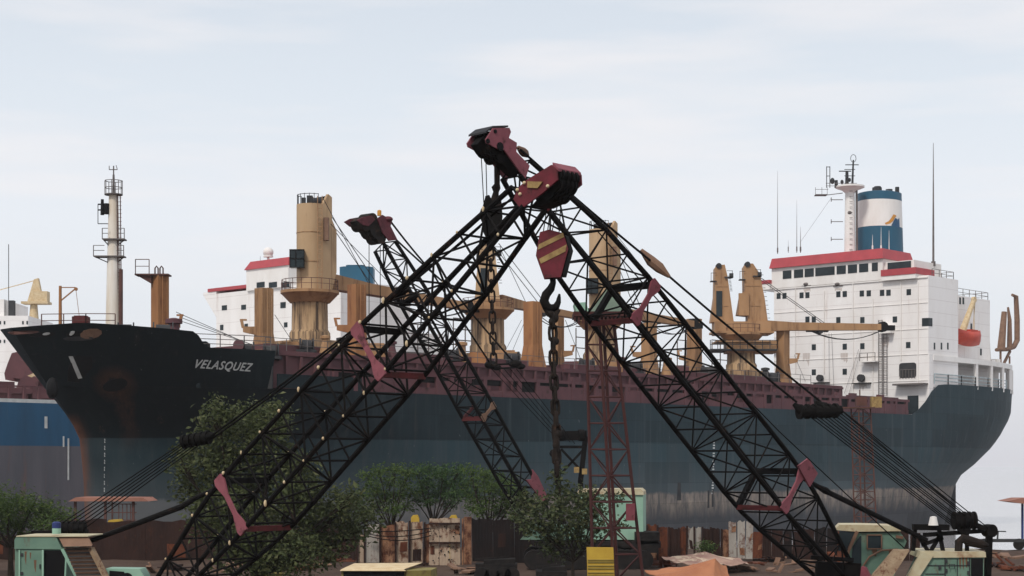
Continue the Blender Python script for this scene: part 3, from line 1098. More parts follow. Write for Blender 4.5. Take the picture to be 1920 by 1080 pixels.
for x0_, y0_, Y0_, x1_, y1_, Y1_ in ((620, 420, 150, 745, 545, 155), (606, 372, 150, 690, 530, 155), (940, 470, 168, 985, 565, 172), (1148, 430, 181, 1290, 612, 190), (1140, 420, 181, 1210, 600, 186), (840, 600, 165, 880, 675, 166), (1060, 600, 176, 1095, 690, 178)):
    mb = MB()
    mb.tube(P(x0_, y0_, Y0_), P(x1_, y1_, Y1_), .03, .03, 4)
    mb.build('rigging_wire', 'greyd', SHIP)
# small davit on the bow
u = ship_at(113, 2.0)
b = S(u, 2.0, 15.4)
mb = MB()
mb.path([b, b + Z * .9], [.34, .16], 8)
mb.tube(b + Z * .8, V((b.x, b.y, z_at(b, 536))), .14, .11, 8)
t0 = V((b.x, b.y, z_at(b, 539)))
mb.bar(t0, t0 + V((1.15, 0, 0)), .07)
mb.bar(t0 + V((0, 0, -1.05)), t0 + V((1.15, 0, -.1)), .09)
mb.disc(t0 + V((1.2, 0, -.12)), V((0, 1, 0)), .14, .1, 10)
mb.tube(t0 + V((1.2, 0, -.2)), t0 + V((1.5, 0, -2.6)), .02, .02, 4)
mb.build('bow_davit', 'orange', SHIP)
# mooring lines from forecastle to deck
mb = MB()
for k in range(3):
    a_, b_ = P(330 + k * 6, 585 + k * 9, 139), P(455 + k * 12, 640 + k * 4, 141)
    mb.tube(a_, b_, .025, .025, 4)
for a_, b_ in ((P(985, 600, 172), P(955, 672, 171)), (P(978, 600, 172), P(940, 672, 171)), (P(515, 590, 146), P(548, 640, 146))):
    mb.tube(a_, b_, .025, .025, 4)
mb.build('mooring_line', 'greyd', SHIP)
# lashing / cargo frames
for px, v, y0, zb in ((1080, -4, 615, 15.1), (884, -6, 590, 15.1), (1335, -5, 640, 15.1), (850, -3, 600, 15.1), (1270, -4, 640, 15.1), (760, -5, 610, 15.1)):
    u = ship_at(px, v)
    mb = MB()
    for du in (0, 1.7, 3.2):
        p = S(u + du, v, zb)
        mb.bar(p, V((p.x, p.y, z_at(p, y0))), .12)
        zt = z_at(p, y0)
    n = 5
    for i in range(1, n + 1):
        z = lerp(zb, zt, i / n)
        mb.bar(S(u, v, z), S(u + 3.2, v, z), .1)
    mb.build('lashing_frame', 'rail', SHIP)

# superstructure
UF = 121.6
FO = S(UF, 0, 0)


def fv(px, py, u=UF):
    p = ray_plane(px, py, S(u, 0, 0), DS)
    q = p - C0
    return q.dot(NS), p.z


mb = MB()
sbox(mb, UF, 129.2, -11.3, 11.35, 12, 29.3)
sbox(mb, 129.2, 146.0, -8, 7.2, 16, 28.2)
sbox(mb, 129.2, 134.5, -8, 8.2, 16, 20.0)
sbox(mb, UF + .01, 122.6, 11.34, 11.46, 12, 19.6)
SUP = mb.build('superstructure', 'white', SHIP)
# stern gallery: boat deck slab, pillars
mb = MB()
uu = [122.6 + i * 1.1 for i in range(32)]
uu = [u for u in uu if u < 156.6]
for a, b in zip(uu, uu[1:]):
    wa, wb = hull_w(a, 16.1) + .02, hull_w(b, 16.1) + .02
    mb.hexa([S(a, -wa, 18.85), S(b, -wb, 18.85), S(b, wb, 18.85), S(a, wa, 18.85), S(a, -wa, 19.5), S(b, -wb, 19.5), S(b, wb, 19.5), S(a, wa, 19.5)])
mb.build('boat_deck', 'whitep', SUP)
for u in (134.3, 139.2, 144, 148.6, 151.8, 154.8, 156.2):
    w = hull_w(u, 16.1)
    mb = MB()
    sbox(mb, u - .32, u + .32, w - .35, w - .02, 15.6, 18.9)
    mb.build('gallery_pillar', 'whitep', SUP)
mb = MB()
sbox(mb, 129, 152, -5.5, 5.5, 15.5, 18.9)
sbox(mb, 124, 129, -9, 9.6, 15.5, 18.9)
mb.build('gallery_bulkhead', 'whitep', SUP)
deck_rail('railing', [S(u, hull_w(u, 16.2) - .1, 15.95) for u in (123, 126.5, 130, 134, 138, 142, 146)], 1.25, 'railb', 3, SUP, .06, 2.4)
mb = MB()
for (u0_, u1_) in ((125.2, 128.4), (130.5, 133), (136, 141)):
    w = hull_w((u0_ + u1_) / 2, 16.1)
    sbox(mb, u0_, u1_, 5.4 if u0_ > 129 else 9.5, 5.65 if u0_ > 129 else 9.75, 15.9, 18.6)
mb.build('gallery_opening', 'greyd', SUP)
# wheelhouse
v0, _ = fv(1448, 480)
v1, _ = fv(1656, 480)
mb = MB()
sbox(mb, UF - .15, 128.5, v0, v1, 29.2, 31.85)
sbox(mb, UF + .3, 128.8, v1 - .5, 9.2, 29.2, 31.4)
WH = mb.build('wheelhouse', 'whitep', SHIP)
mb = MB()
def slant(u0_, u1_, va, vb, z0, z1, out):
    mb.hexa([S(u0_, va, z0), S(u1_, va, z0), S(u1_, vb, z0), S(u0_, vb, z0),
             S(u0_ + out, va + out * .6, z1), S(u1_ - out, va + out * .6, z1), S(u1_ - out, vb - out * .9, z1), S(u0_ + out, vb - out * .9, z1)])
slant(UF - .55, 128.8, v0 - .15, v1 + .3, 31.85, 33.15, .35)
mb.build('red_roof_edge', 'redband', WH)
for px0, px1 in ((1468, 1484), (1489, 1506), (1509, 1526), (1529, 1565), (1569, 1586), (1590, 1607), (1611, 1628), (1635, 1646)):
    a, zt = fv(px0, 498, UF - .15)
    b, zb = fv(px1, 513, UF - .15)
    mb = MB()
    sbox(mb, UF - .20, UF - .1, a, b, 30.35, 31.42)
    mb.build('window', 'glass', WH)
mb = MB()
sbox(mb, UF - .6, 125, v0 - 1.9, v0, 29.1, 29.9)
sbox(mb, UF - .6, 125.5, v1 + .1, 9.9, 29.0, 30.2)
mb.build('bridge_wing', 'whitep', WH)
mb = MB()
sbox(mb, UF - .68, 125.1, v0 - 2.0, v0 + .02, 29.85, 30.35)
mb.build('wing_fascia', 'redband', WH)
mb = MB()
sbox(mb, UF - .68, 125.6, v1 + .05, 10.0, 29.55, 30.35)
mb.build('wing_fascia', 'redband', WH)
mb = MB()
sbox(mb, UF + .2, UF + .26, v1 + .5, 8.8, 30.4, 31.3)
mb.build('window', 'glass', WH)
# windows of the house front
def win(px, py, wpx=11, hpx=13, mat='glass'):
    v, z = fv(px, py)
    k = 1 / 14.6
    mb = MB()
    hw, hh = wpx * k / 2 / NS.x * .95, hpx * k / 2
    if abs(v) > 11.2:
        v = math.copysign(11.0, v)
    sbox(mb, UF - .03, UF + .02, v - hw, v + hw, z - hh, z + hh)
    return mb.build('window', mat, SUP)


for px in (1460, 1471, 1503, 1514, 1572, 1584, 1616, 1629, 1654, 1666, 1704):
    win(px, 555 - (px - 1460) * .03, 7, 11)
for px, py in ((1514, 599), (1526, 599), (1572, 600), (1617, 600), (1678, 599), (1526, 651), (1584, 650), (1617, 649), (1703, 647), (1526, 698), (1584, 697)):
    win(px, py, 7, 11)
for px in (1752, 1765, 1777):
    p = ray_plane(px, 649, S(0, 11.35, 0), NS)
    q = p - C0
    mb = MB()
    sbox(mb, q.dot(DS) - .18, q.dot(DS) + .18, 11.3, 11.38, p.z - .42, p.z + .42)
    mb.build('window', 'glass', SUP)
mb = MB()
v, z = fv(1733, 604)
sbox(mb, UF - .04, UF + .9, v - .3, 11.40, z - .5, z + .5)
mb.build('corner_window', 'glass', SUP)
for px, py in ((1800, 564), (1806, 564), (1821, 613), (1839, 660)):
    p = ray_plane(px, py, S(0, 7.2, 0), NS)
    q = p - C0
    mb = MB()
    sbox(mb, q.dot(DS) - .22, q.dot(DS) + .22, 7.15, 7.24, p.z - .45, p.z + .45)
    mb.build('window', 'glass', SUP)
# big framed opening near the corner
va, za = fv(1686, 681)
vb, zb = fv(1718, 708)
mb = MB()
cr = .35
pts = []
for (cv, cz, a0) in ((vb - cr, za - cr, 0), (va + cr, za - cr, 90), (va + cr, zb + cr, 180), (vb - cr, zb + cr, 270)):
    for k in range(5):
        t = rad(a0 + k * 22.5)
        pts.append(S(UF - .04, cv + cr * math.cos(t), cz + cr * math.sin(t)))
mb.prism(pts, DS * .06)
mb.build('rounded_opening', 'greyd', SUP)
mb = MB()
for i in range(6):
    v = lerp(va + .15, vb - .15, i / 5)
    sbox(mb, UF - .12, UF - .06, v - .03, v + .03, zb - .1, zb + 1.0)
sbox(mb, UF - .12, UF - .06, va, vb, zb + 1.0, zb + 1.07)
va2, z2 = fv(1682, 722)
sbox(mb, UF - 1.2, UF, va2, 11.3, z2 - .1, z2 + .12)
mb.build('landing', 'rail', SUP)
# rounded gap beside the bulwark end
va, za = fv(1702, 742)
mb = MB()
sbox(mb, UF - .05, UF + .02, va, va + 1.5, 12.2, za)
mb.build('doorway', 'glass', SUP)
# ladders
for px, y0, y1 in ((1652, 600, 742), (1661, 620, 742)):
    v, zt = fv(px, y0)
    _, zb = fv(px, y1)
    mb = MB()
    for dv in (-.25, .25):
        sbox(mb, UF - .2, UF - .14, v + dv - .04, v + dv + .04, zb, zt)
    z = zb
    while z < zt:
        sbox(mb, UF - .2, UF - .14, v - .25, v + .25, z, z + .05)
        z += .45
    mb.build('ladder', 'rail', SUP)
mb = MB()
for (xa, ya, xb, yb) in ((1556, 625, 1557, 740), (1561, 625, 1566, 740), (1612, 655, 1585, 738), (1616, 655, 1594, 738), (1491, 665, 1512, 715)):
    a, za = fv(xa, ya)
    b, zb = fv(xb, yb)
    mb.tube(S(UF - .25, a, za), S(UF - .25, b, zb), .025, .025, 4)
mb.build('wire', 'rail', SUP)
# soot and fender fittings on the front
for px, py, w, h in ((1540, 709, .62, .55), (1617, 709, .5, .6), (1455, 651, .4, .5)):
    v, z = fv(px, py)
    mb = MB()
    mb.disc(S(UF - .35, v, z), DS, h * .8, .5, 10)
    sbox(mb, UF - .6, UF, v - 1.2, v + 1.3, z - h - .1, z - h)
    mb.build('winch_drum', 'greyd', SUP)
for px, py in ((1513, 533), (1572, 533)):
    v, z = fv(px, py)
    mb = MB()
    mb.ball(S(UF - .1, v, z), .28, (1.6, 1, .8))
    mb.bar(S(UF - .1, v - .7, z - .2), S(UF - .1, v + .7, z - .2), .1)
    mb.build('floodlight', 'rail', SUP)
# small balcony and exhaust stain box
va, za = fv(1620, 678)
mb = MB()
sbox(mb, UF - 1.1, UF, va, va + 2.2, za - .15, za)
mb.build('balcony', 'whitep', SUP)
deck_rail('balcony_rail', [S(UF - 1.05, va, za), S(UF - 1.05, va + 2.2, za)], 1.0, 'rail', 2, SUP, .04, .8)
mb = MB()
va, za = fv(1665, 618)
sbox(mb, UF - 1.0, UF, va - .7, va + .9, za - .5, za + .5)
mb.build('vent_box', 'whitep', SUP)
# deck-edge ledges, drain pipes and scuppers of the front
mb = MB()
for z in (16.3, 19.55, 22.7, 25.9):
    sbox(mb, UF - .07, UF, -11.3, 11.3, z, z + .07)
sbox(mb, UF - .16, UF, -11.3, 11.3, 29.0, 29.15)
mb.build('deck_ledge', 'whitep', SUP)
mb = MB()
for px, y0, y1 in ((1492, 520, 700), (1546, 545, 700), (1600, 520, 740), (1637, 560, 742), (1690, 520, 676), (1722, 530, 720)):
    v, zt = fv(px, y0)
    _, zb = fv(px, y1)
    sbox(mb, UF - .14, UF - .02, v - .05, v + .05, zb, zt)
mb.build('drain_pipe', 'whitep', SUP)
for px, y0, h_ in ((1512, 662, 26), (1583, 662, 20), (1660, 632, 30), (1540, 716, 22), (1618, 716, 18), (1513, 540, 10), (1572, 540, 10)):
    v, zt = fv(px, y0)
    _, zb = fv(px, y0 + h_)
    mb = MB()
    n_ = 6
    top_ = [S(UF - .015, v + (i / n_ - .5) * 1.1, zt) for i in range(n_ + 1)]
    bot_ = [S(UF - .015, v + (i / n_ - .5) * 1.0, lerp(zt, zb, R.uniform(.35, 1))) for i in range(n_ + 1)]
    pp2 = top_ + bot_[::-1]
    mb.add(pp2, [(i, i + 1, 2 * n_ - i, 2 * n_ + 1 - i) for i in range(n_)])
    mb.build('soot_stain', 'stain', SUP, smooth=False)
# roof items
deck_rail('railing', [S(123.5, 10.8, 29.3), S(128.8, 10.9, 29.3), S(129, 7.5, 29.3)], 1.0, 'rail', 2, SUP)
deck_rail('railing', [S(130, 7, 28.2), S(145.8, 7, 28.2), S(145.8, -7, 28.2)], 1.0, 'rail', 2, SUP)
mb = MB()
a = S(131.5, 6.5, 28.2)
for p in (a, a + DS * 2.2):
    mb.bar(p, p + Z * 2.4, .14)
mb.bar(a + Z * 2.3, a + DS * 2.2 + Z * 2.3, .14)
mb.build('gallows', 'rail', SUP)
def whip(px, py0, py1, u, r, mat='rail', par=SUP):
    p = ray_plane(px, py1, S(u, 0, 0), DS)
    q = ray_plane(px, py0, S(u, 0, 0), DS)
    mb = MB()
    L = (q - p)
    mb.path([p, p + L * .3, p + L * .62, q], [r * 1.2, r, r * .7, r * .25], 6)
    mb.disc(p + Z * .5, Z, r * 2.2, .6, 8)
    mb.build('whip_antenna', mat, par)


whip(1750, 268, 502, 127, .13)
whip(1458, 320, 476, 123, .045, 'rail', WH)
whip(1494, 375, 474, 123, .04, 'rail', WH)
whip(1501, 425, 474, 124, .05, 'rail', WH)
whip(1478, 450, 474, 124, .03, 'rail', WH)
whip(1636, 440, 472, 124, .05, 'whitep', WH)
whip(1652, 425, 472, 124, .05, 'whitep', WH)
whip(1667, 432, 492, 125, .06, 'whitep', WH)
# funnel
cf = S(130.2, -.5, 0)
kf = cf.y / F
sx, sy = DS * 1.0, NS * .86
def fring(z, rr):
    return (rr, z)
zb0 = 28.5
zA, zB, zC = z_at(cf, 429), z_at(cf, 379), z_at(cf, 357)
rb = 49 * kf
def fr(z):
    return rb * lerp(1.04, .915, (z - zb0) / (zC - zb0))
FU = None
for nm, z0, z1, mt in (('funnel', zb0, zA, 'blue'), ('funnel_white_band', zA, zB, 'whitep'), ('funnel_top_band', zB, zC - .5, 'blue')):
    mb = MB()
    mb.lathe(cf, [(fr(z0), z0), (fr(z1), z1)] + ([(fr(z1) * .85, z1 + .12), (fr(z1) * .4, z1 + .2)] if nm == 'funnel_top_band' else []), 48, sx, sy)
    if nm == 'funnel':
        FU = mb.build(nm, mt, SHIP)
    else:
        mb.build(nm, mt, FU)
mb = MB()
for a, b, r, h in ((-1.2, .4, .5, .55), (.2, -.5, .7, .75), (1.4, .6, .5, .4), (2.1, 1.4, .3, .9)):
    mb.tube(cf + DS * a + NS * b + Z * (zC - .6), cf + DS * a + NS * b + Z * (zC + h * .6), r, r * .9, 10)
mb.build('exhaust_pipe', 'greyd', FU)
# emblem: curved orange stroke and blue peaked mark wrapped on the white band
def fun_pt(px, py, off=.06):
    px -= 7
    d = V(((px - CX) / F, 1, (HY - py) / F))
    best = None
    lo = 0
    o2 = EYE - cf
    # elliptic cylinder intersection
    z = H + (HY - py) * cf.y / F
    r = fr(z) + off
    e1, e2 = sx.normalized(), sy.normalized()
    A_, B_ = r * sx.length, r * sy.length
    dx, dy, ox, oy = d.dot(e1) / A_, d.dot(e2) / B_, o2.dot(e1) / A_, o2.dot(e2) / B_
    a, b, c = dx * dx + dy * dy, 2 * (dx * ox + dy * oy), ox * ox + oy * oy - 1
    q = max(b * b - 4 * a * c, 0)
    return EYE + d * ((-b - math.sqrt(q)) / (2 * a))


mb = MB()
up_ = [(1666, 418), (1673, 415), (1678, 409), (1682, 402), (1686, 403)]
dn_ = [(1668, 421), (1676, 419), (1682, 414), (1685, 408), (1688, 405)]
for i in range(4):
    q4 = [fun_pt(*up_[i]), fun_pt(*up_[i + 1]), fun_pt(*dn_[i + 1]), fun_pt(*dn_[i])]
    mb.add(q4, [(0, 1, 2, 3)])
mb.build('orange_emblem', 'logo_o', FU, smooth=False)
mb = MB()
for poly in ([(1678, 423), (1686, 408), (1688, 412), (1688, 425)], [(1687, 409), (1690, 411), (1692, 427), (1687.6, 426)], [(1690.5, 412), (1693.2, 408), (1694, 428), (1692, 428)]):
    mb.add([fun_pt(*p) for p in poly], [tuple(range(len(poly)))])
mb.build('blue_emblem', 'logo_b', FU, smooth=False)
# radar mast
cm = S(124.6, -1.6, 0)
mb = MB()
def zm(py):
    return z_at(cm, py)
def xm(px):
    return (px - CX) * cm.y / F - cm.x
mb.lathe(cm, [(.75, 31), (.68, zm(420)), (.62, zm(362)), (1.0, zm(357)), (1.9, zm(352)), (1.9, zm(349))], 16)
RM = mb.build('radar_mast', 'whitep', SHIP)
mb = MB()
mb.tube(cm + V((xm(1598), 0, zm(350))), cm + V((xm(1600), 0, zm(300))), .16, .1, 8)
mb.tube(cm + V((xm(1588), 0, zm(350))), cm + V((xm(1588), 0, zm(322))), .26, .2, 8)
mb.tube(cm + V((xm(1568), 0, zm(352))), cm + V((xm(1568), 0, zm(338))), .25, .2, 8)
for px, ya, yb in ((1550, 312, 352), (1556, 312, 352)):
    mb.bar(cm + V((xm(px), 0, zm(yb))), cm + V((xm(px), 0, zm(ya))), .09)
mb.bar(cm + V((xm(1585), 0, zm(309))), cm + V((xm(1610), 0, zm(309))), .1)
mb.bar(cm + V((xm(1573), 0, zm(321))), cm + V((xm(1596), 0, zm(321))), .12)
mb.path([cm + V((xm(1600) + .35 * math.cos(t), 0, zm(297) + .5 * math.sin(t))) for t in [i * math.pi / 6 for i in range(13)]], .04, 5)
mb.bar(cm + V((xm(1550), 0, zm(313))), cm + V((xm(1556), 0, zm(313))), .08)
for px, py, r_ in ((1560, 340, .3), (1578, 342, .22), (1592, 338, .2)):
    mb.ball(cm + V((xm(px), -.3, zm(py))), r_, (1, 1, 1.4))
for py in (330, 318):
    mb.bar(cm + V((xm(1583), -.1, zm(py))), cm + V((xm(1603), -.1, zm(py))), .08)
mb.bar(cm + V((xm(1550), 0, zm(330))), cm + V((xm(1556), 0, zm(330))), .08)
mb.build('radar_scanner', 'greyd', RM)
mb = MB()
mb.tube(cm + V((.85, -.35, 31)), cm + V((.8, -.35, zm(358))), .17, .15, 8)
for i in range(16):
    z_ = lerp(31, zm(360), i / 15)
    mb.bar(cm + V((-.2, -.8, z_)), cm + V((.2, -.8, z_)), .05)
mb.build('mast_pipe', 'rail', RM)
mb = MB()
for py in (345, 350):
    mb.bar(cm + V((xm(1547), -.6, zm(py))), cm + V((xm(1605), -.6, zm(py))), .06)
mb.build('mast_platform', 'rail', RM)
mb = MB()
mb.bar(cm + V((xm(1548), 0, zm(366))), cm + V((xm(1580), 0, zm(362))), .09)
mb.obox(cm + V(((xm(1528) + xm(1550)) / 2, 0, zm(366))), V(((xm(1550) - xm(1528)) / 2, 0, 0)), V((0, .6, 0)), Z * .05)
for px in (1528, 1540, 1550):
    mb.bar(cm + V((xm(px), -.4, zm(366))), cm + V((xm(px), -.4, zm(352))), .05)
mb.bar(cm + V((xm(1528), -.4, zm(356))), cm + V((xm(1552), -.4, zm(356))), .05)
mb.build('side_platform', 'rail', RM)
mb = MB()
for py in (375, 416, 449):
    mb.bar(cm + V((xm(1558), -.2, zm(py))), cm + V((xm(1580), -.2, zm(py))), .09)
    mb.bar(cm + V((xm(1558), -.2, zm(py) - .25)), cm + V((xm(1558), -.2, zm(py) + .3)), .09)
mb.ball(cm + V((xm(1592), -.4, zm(400))), .35)
mb.bar(cm + V((xm(1558), 0, zm(372))), cm + V((xm(1500), 0, zm(455))), .03)
mb.build('mast_step', 'rail', RM)
# boat davit on the house side and stern davit
mb = MB()
p0, p1 = ray_plane(1803, 625, S(0, 8.3, 0), NS), ray_plane(1826, 562, S(0, 8.8, 0), NS)
mb.path([p0, p1], [.5, .3], 8)
mb.tube(p1, ray_plane(1827, 625, S(0, 8.8, 0), NS), .05, .05, 5)
mb.tube(p1 + DS * .4, ray_plane(1824, 622, S(0, 8.8, 0), NS), .05, .05, 5)
mb.disc(p1, NS, .4, .4, 12)
mb.build('boat_davit', 'cream', SUP)
mb = MB()
so = S(0, 5.0, 0)
mb.path([ray_plane(x, y, so, NS) for x, y in ((1898, 553), (1905, 556), (1907, 600), (1907, 638), (1901, 650), (1888, 655), (1868, 656))], [.2, .34, .4, .4, .36, .3, .25], 8)
mb.path([ray_plane(x, y, so, NS) for x, y in ((1890, 576), (1893, 600), (1893, 656))], [.15, .3, .4], 8)
mb.path([ray_plane(x, y, so, NS) for x, y in ((1883, 585), (1877, 657))], [.4, .6], 8)
mb.bar(ray_plane(1894, 658, so, NS), ray_plane(1882, 682, so, NS), .3)
mb.bar(ray_plane(1876, 656, so, NS), ray_plane(1876, 680, so, NS), .25)
mb.bar(ray_plane(1893, 668, so, NS), ray_plane(1893, 682, so, NS), .2)
mb.build('stern_davit', 'brownplate', SUP)
mb = MB()
for du, h in ((147.5, 1.3), (149, .9), (150.5, 1.1)):
    sbox(mb, du, du + 1., 4, 6, 19.4, 19.4 + h)
mb.path([S(148, 6, 19.5), S(146.3, 6.6, 23.5)], [.4, .4], 6)
mb.build('stern_gear', 'whitep', SUP)

# lifeboat: its own thing
lb = ray_plane(1815, 636, S(0, 8.9, 0), NS)
mb = MB()
ring = []
rows_ = []
for i in range(9):
    t = i / 8
    wd = 1.15 * math.sin(math.pi * min(max(t * .94 + .03, 0), 1)) ** .6
    c = lb + DS * lerp(-3.6, 3.1, t)
    sh = .35 * (2 * t - 1) ** 2
    rows_.append([c + NS * wd * a + Z * (z + sh) for a, z in ((-.55, .95), (-1, .35), (-.75, -.45), (0, -.95), (.75, -.45), (1, .35), (.55, .95))])
vs = [p for r in rows_ for p in r]
fs = [(i * 7 + k, i * 7 + (k + 1) % 7, (i + 1) * 7 + (k + 1) % 7, (i + 1) * 7 + k) for i in range(8) for k in range(7)]
mb.add(vs, fs + [tuple(range(7)), tuple(range(62, 55, -1))])
LB = thing('lifeboat', 'orange-red lifeboat slung from a davit beside the white stern house', 'lifeboat', lb)
mb.build('hull', 'red_boat', LB, angle=60)
mb = MB()
mb.obox(lb + DS * .9 + Z * .98, DS * 1.0, NS * .45, Z * .3)
mb.build('canopy', 'red_boat', LB)

# ------------------------------------------------------------------ ship behind, blue hull
M['bluehull'] = pmat('blue_hull_paint', (.022, .085, .165), (.02, .066, .125), .5, .6, stretch=(1, 1, .2), rust=(.06, .10, .14), lo=.6, hi=.75, rscale=.7, rstretch=(1, 1, .1))
M['greyhull'] = pmat('purple_grey_bottom_paint', (.13, .12, .135), (.085, .085, .10), .4, .75, stretch=(1, 1, .12), rust=(.14, .09, .085), lo=.55, hi=.7, rscale=.6, rstretch=(1, 1, .1))
Q0 = V((-46, 165, 0))


def B(u, v, z):
    return Q0 + DS * u + NS * (v - 11.5) + Z * z


BS = thing('cargo_ship', 'blue-hulled ship with pale upper stripe, half hidden behind the black bow', 'ship', B(0, 0, 0))


def bbox(mb, u0, u1, v0, v1, z0, z1):
    mb.hexa([B(u0, v0, z0), B(u1, v0, z0), B(u1, v1, z0), B(u0, v1, z0), B(u0, v0, z1), B(u1, v0, z1), B(u1, v1, z1), B(u0, v1, z1)])


def bhull(mb, z0, z1):
    us = [(-52, 0), (-48, .35), (-42, .66), (-34, .88), (-26, 1), (60, 1), (66, .9), (70, .6)]
    n = [B(u, 11.5 * k, 0) for u, k in us] + [B(u, -11.5 * k, 0) for u, k in reversed(us)]
    mb.prism([p + Z * z0 for p in n], Z * (z1 - z0))


mb = MB(); bhull(mb, 7.75, 11.9)
BH = mb.build('hull', 'bluehull', BS)
mb = MB(); bhull(mb, -3.5, 7.75)
mb.build('bottom_paint', 'greyhull', BH)
mb = MB(); bhull(mb, 11.9, 12.25)
mb.build('pale_stripe', 'letter', BH)
mb = MB()
for px, y0, y1 in ((86, 781, 803), (119, 818, 838), (128, 822, 900)):
    p = ray_plane(px, y0, Q0 + NS * 0, NS)
    q = ray_plane(px, y1, Q0, NS)
    mb.obox((p + q) / 2 + NS * .03, DS * (.14 if px < 110 else .07), NS * .03, Z * (p.z - q.z) / 2)
mb.build('draught_mark', 'letter', BH)
mb = MB()
for a, b, z in ((-16, -9, 12.6), (-8, 1, 12.9), (1.5, 8, 12.5)):
    bbox(mb, a, b, -8, 8.5, 12, z)
    bbox(mb, a - .2, b + .2, -8.3, 8.8, z, z + .5)
    bbox(mb, a + .6, b - .6, -6, 7, z + .5, z + 1.2)
k = -30
while k < 20:
    bbox(mb, k, k + .25, 11, 11.25, 12.2, 13.5)
    k += 1.6
bbox(mb, -30, 20, 11, 11.2, 13.4, 13.55)
mb.build('hatch_coaming', 'purple', BS)
for poly, Yc_ in (([(8, 700), (14, 682), (22, 662), (31, 660), (42, 664), (55, 669), (64, 676), (60, 690), (70, 700), (62, 712), (30, 716), (10, 712)], 178), ([(28, 738), (34, 716), (50, 706), (66, 712), (74, 708), (88, 716), (84, 738)], 172)):
    mb = MB()
    mb.prism([P(x, y, Yc_) for x, y in poly], V((.5, 3.5, 0)))
    mb.prism([lerp(P(x, y, Yc_ - .5), P(45, 700, Yc_ - .5), .35) for x, y in poly], V((0, .52, 0)))
    mb.bar(P(45, 712, Yc_ + 1.5), V((P(45, 712, Yc_).x, Yc_ + 1.5, 12)), .6)
    mb.build('folded_cover', 'purple' if Yc_ > 175 else 'purpled', BS)
mb = MB()
mb.prism([P(x, y, 173) for x, y in ((62, 700), (66, 690), (76, 702), (84, 712), (60, 714), (36, 716), (44, 708))], V((0, 1, 0)))
mb.bar(P(62, 712, 173.5), V((P(62, 712, 173.5).x, 173.5, 12)), .3)
mb.build('canvas_cover', 'cream', BS)
mb = MB()
p = B(-6, 8, 12.2)
mb.path([p, p + Z * 3, p + Z * 4.6 + V((.7, 0, 0)), p + Z * 5.2 + V((1.9, 0, 0))], [.3, .28, .24, .15], 8)
mb.build('deck_davit', 'cream', BS)
bu = 39.4
mb = MB()
bbox(mb, bu, bu + 11, -11.4, 11.4, 12, 26.9)
# wing flare on the far side
mb.hexa([B(bu, -11.4, 24), B(bu + 4, -11.4, 24), B(bu + 4, -11.3, 24), B(bu, -11.3, 24), B(bu, -14, 26.9), B(bu + 4, -14, 26.9), B(bu + 4, -11.3, 26.9), B(bu, -11.3, 26.9)])
bbox(mb, bu, bu + 4, -14, -11.4, 26.85, 27.2)
bbox(mb, bu + 11, bu + 20, -8, 8, 12, 22)
BSUP = mb.build('superstructure', 'white', BS)
mb = MB()
bbox(mb, bu - .3, bu + 7, -5.2, 2.6, 26.8, 29.3)
BW = mb.build('wheelhouse', 'whitep', BS)
mb = MB()
mb.hexa([B(bu - .5, -5.4, 29.3), B(bu + 7, -5.4, 29.3), B(bu + 7, 2.7, 29.3), B(bu - .5, 2.7, 29.3), B(bu, -4.8, 30.3), B(bu + 6.6, -4.8, 30.3), B(bu + 6.6, 2.3, 30.3), B(bu, 2.3, 30.3)])
bbox(mb, bu - .1, bu + 4, -13, -5.4, 27.2, 27.6)
mb.build('red_roof_edge', 'redband', BW)


def bwin(px, py, w=12, h=9, par=None, uu=None, mat='glass'):
    p = ray_plane(px, py, B(bu if uu is None else uu, 0, 0), DS)
    q = p - Q0
    v = q.dot(NS) + 11.5
    k = p.y / F
    m_ = MB()
    bb = bu if uu is None else uu
    bbox(m_, bb - .05, bb + .02, v - w * k / 2 / NS.x, v + w * k / 2 / NS.x, p.z - h * k / 2, p.z + h * k / 2)
    m_.build('window', mat, par or BSUP)


for px in (489, 512, 535):
    bwin(px, 534, 17, 10, BW, bu - .3)
for px, py, w, h in ((421, 577, 11, 9), (457, 576, 10, 9), (531, 572, 11, 11), (416, 614, 7, 10), (462, 612, 7, 10), (536, 609, 7, 9)):
    bwin(px, py, w, h)
mb = MB()
c = ray_plane(503, 473, B(bu + 4, 0, 0), DS)
mb.ball(c, .65, (1, 1, .95), 14, 10)
mb.tube(c - Z * 2.6, c - Z * .4, .16, .16, 8)
mb.disc(c - Z * .5, Z, .6, .2, 14)
mb.build('satellite_dome', 'whitep', BW)
for px, y0 in ((488, 480), (525, 490)):
    c = ray_plane(px, 508, B(bu + 3, 0, 0), DS)
    mb = MB()
    mb.tube(c - Z * .3, V((c.x, c.y, z_at(c, y0))), .04, .02, 5)
    mb.build('whip_antenna', 'rail', BW)
c = B(52.2, 11.5, 0)
c = P(670, 870, c.y)
mb = MB()
w = 31 * c.y / F
pts = [(-1, -.7), (-.75, -1), (.75, -1), (1, -.7), (1, .7), (.75, 1), (-.75, 1), (-1, .7)]
mb.prism([V((c.x + a * w, c.y + b * w, 20)) for a, b in pts], Z * (z_at(c, 503) - 20))
mb.prism([V((c.x + a * w * .55 - .2, c.y + b * w * .55, z_at(c, 503.2))) for a, b in pts], Z * .3)
mb.build('funnel', 'blue', BS)

# ------------------------------------------------------------------ pale ship at the far left
WS0 = P(-60, 870, 262)
WS = thing('cargo_ship', 'distant white ship with small dark portholes and a pale cream crane, leftmost in view', 'ship', V((WS0.x, WS0.y, 0)))
k = 262 / F


def wx(px):
    return (px - CX) * k


def wz(py):
    return H + (HY - py) * k


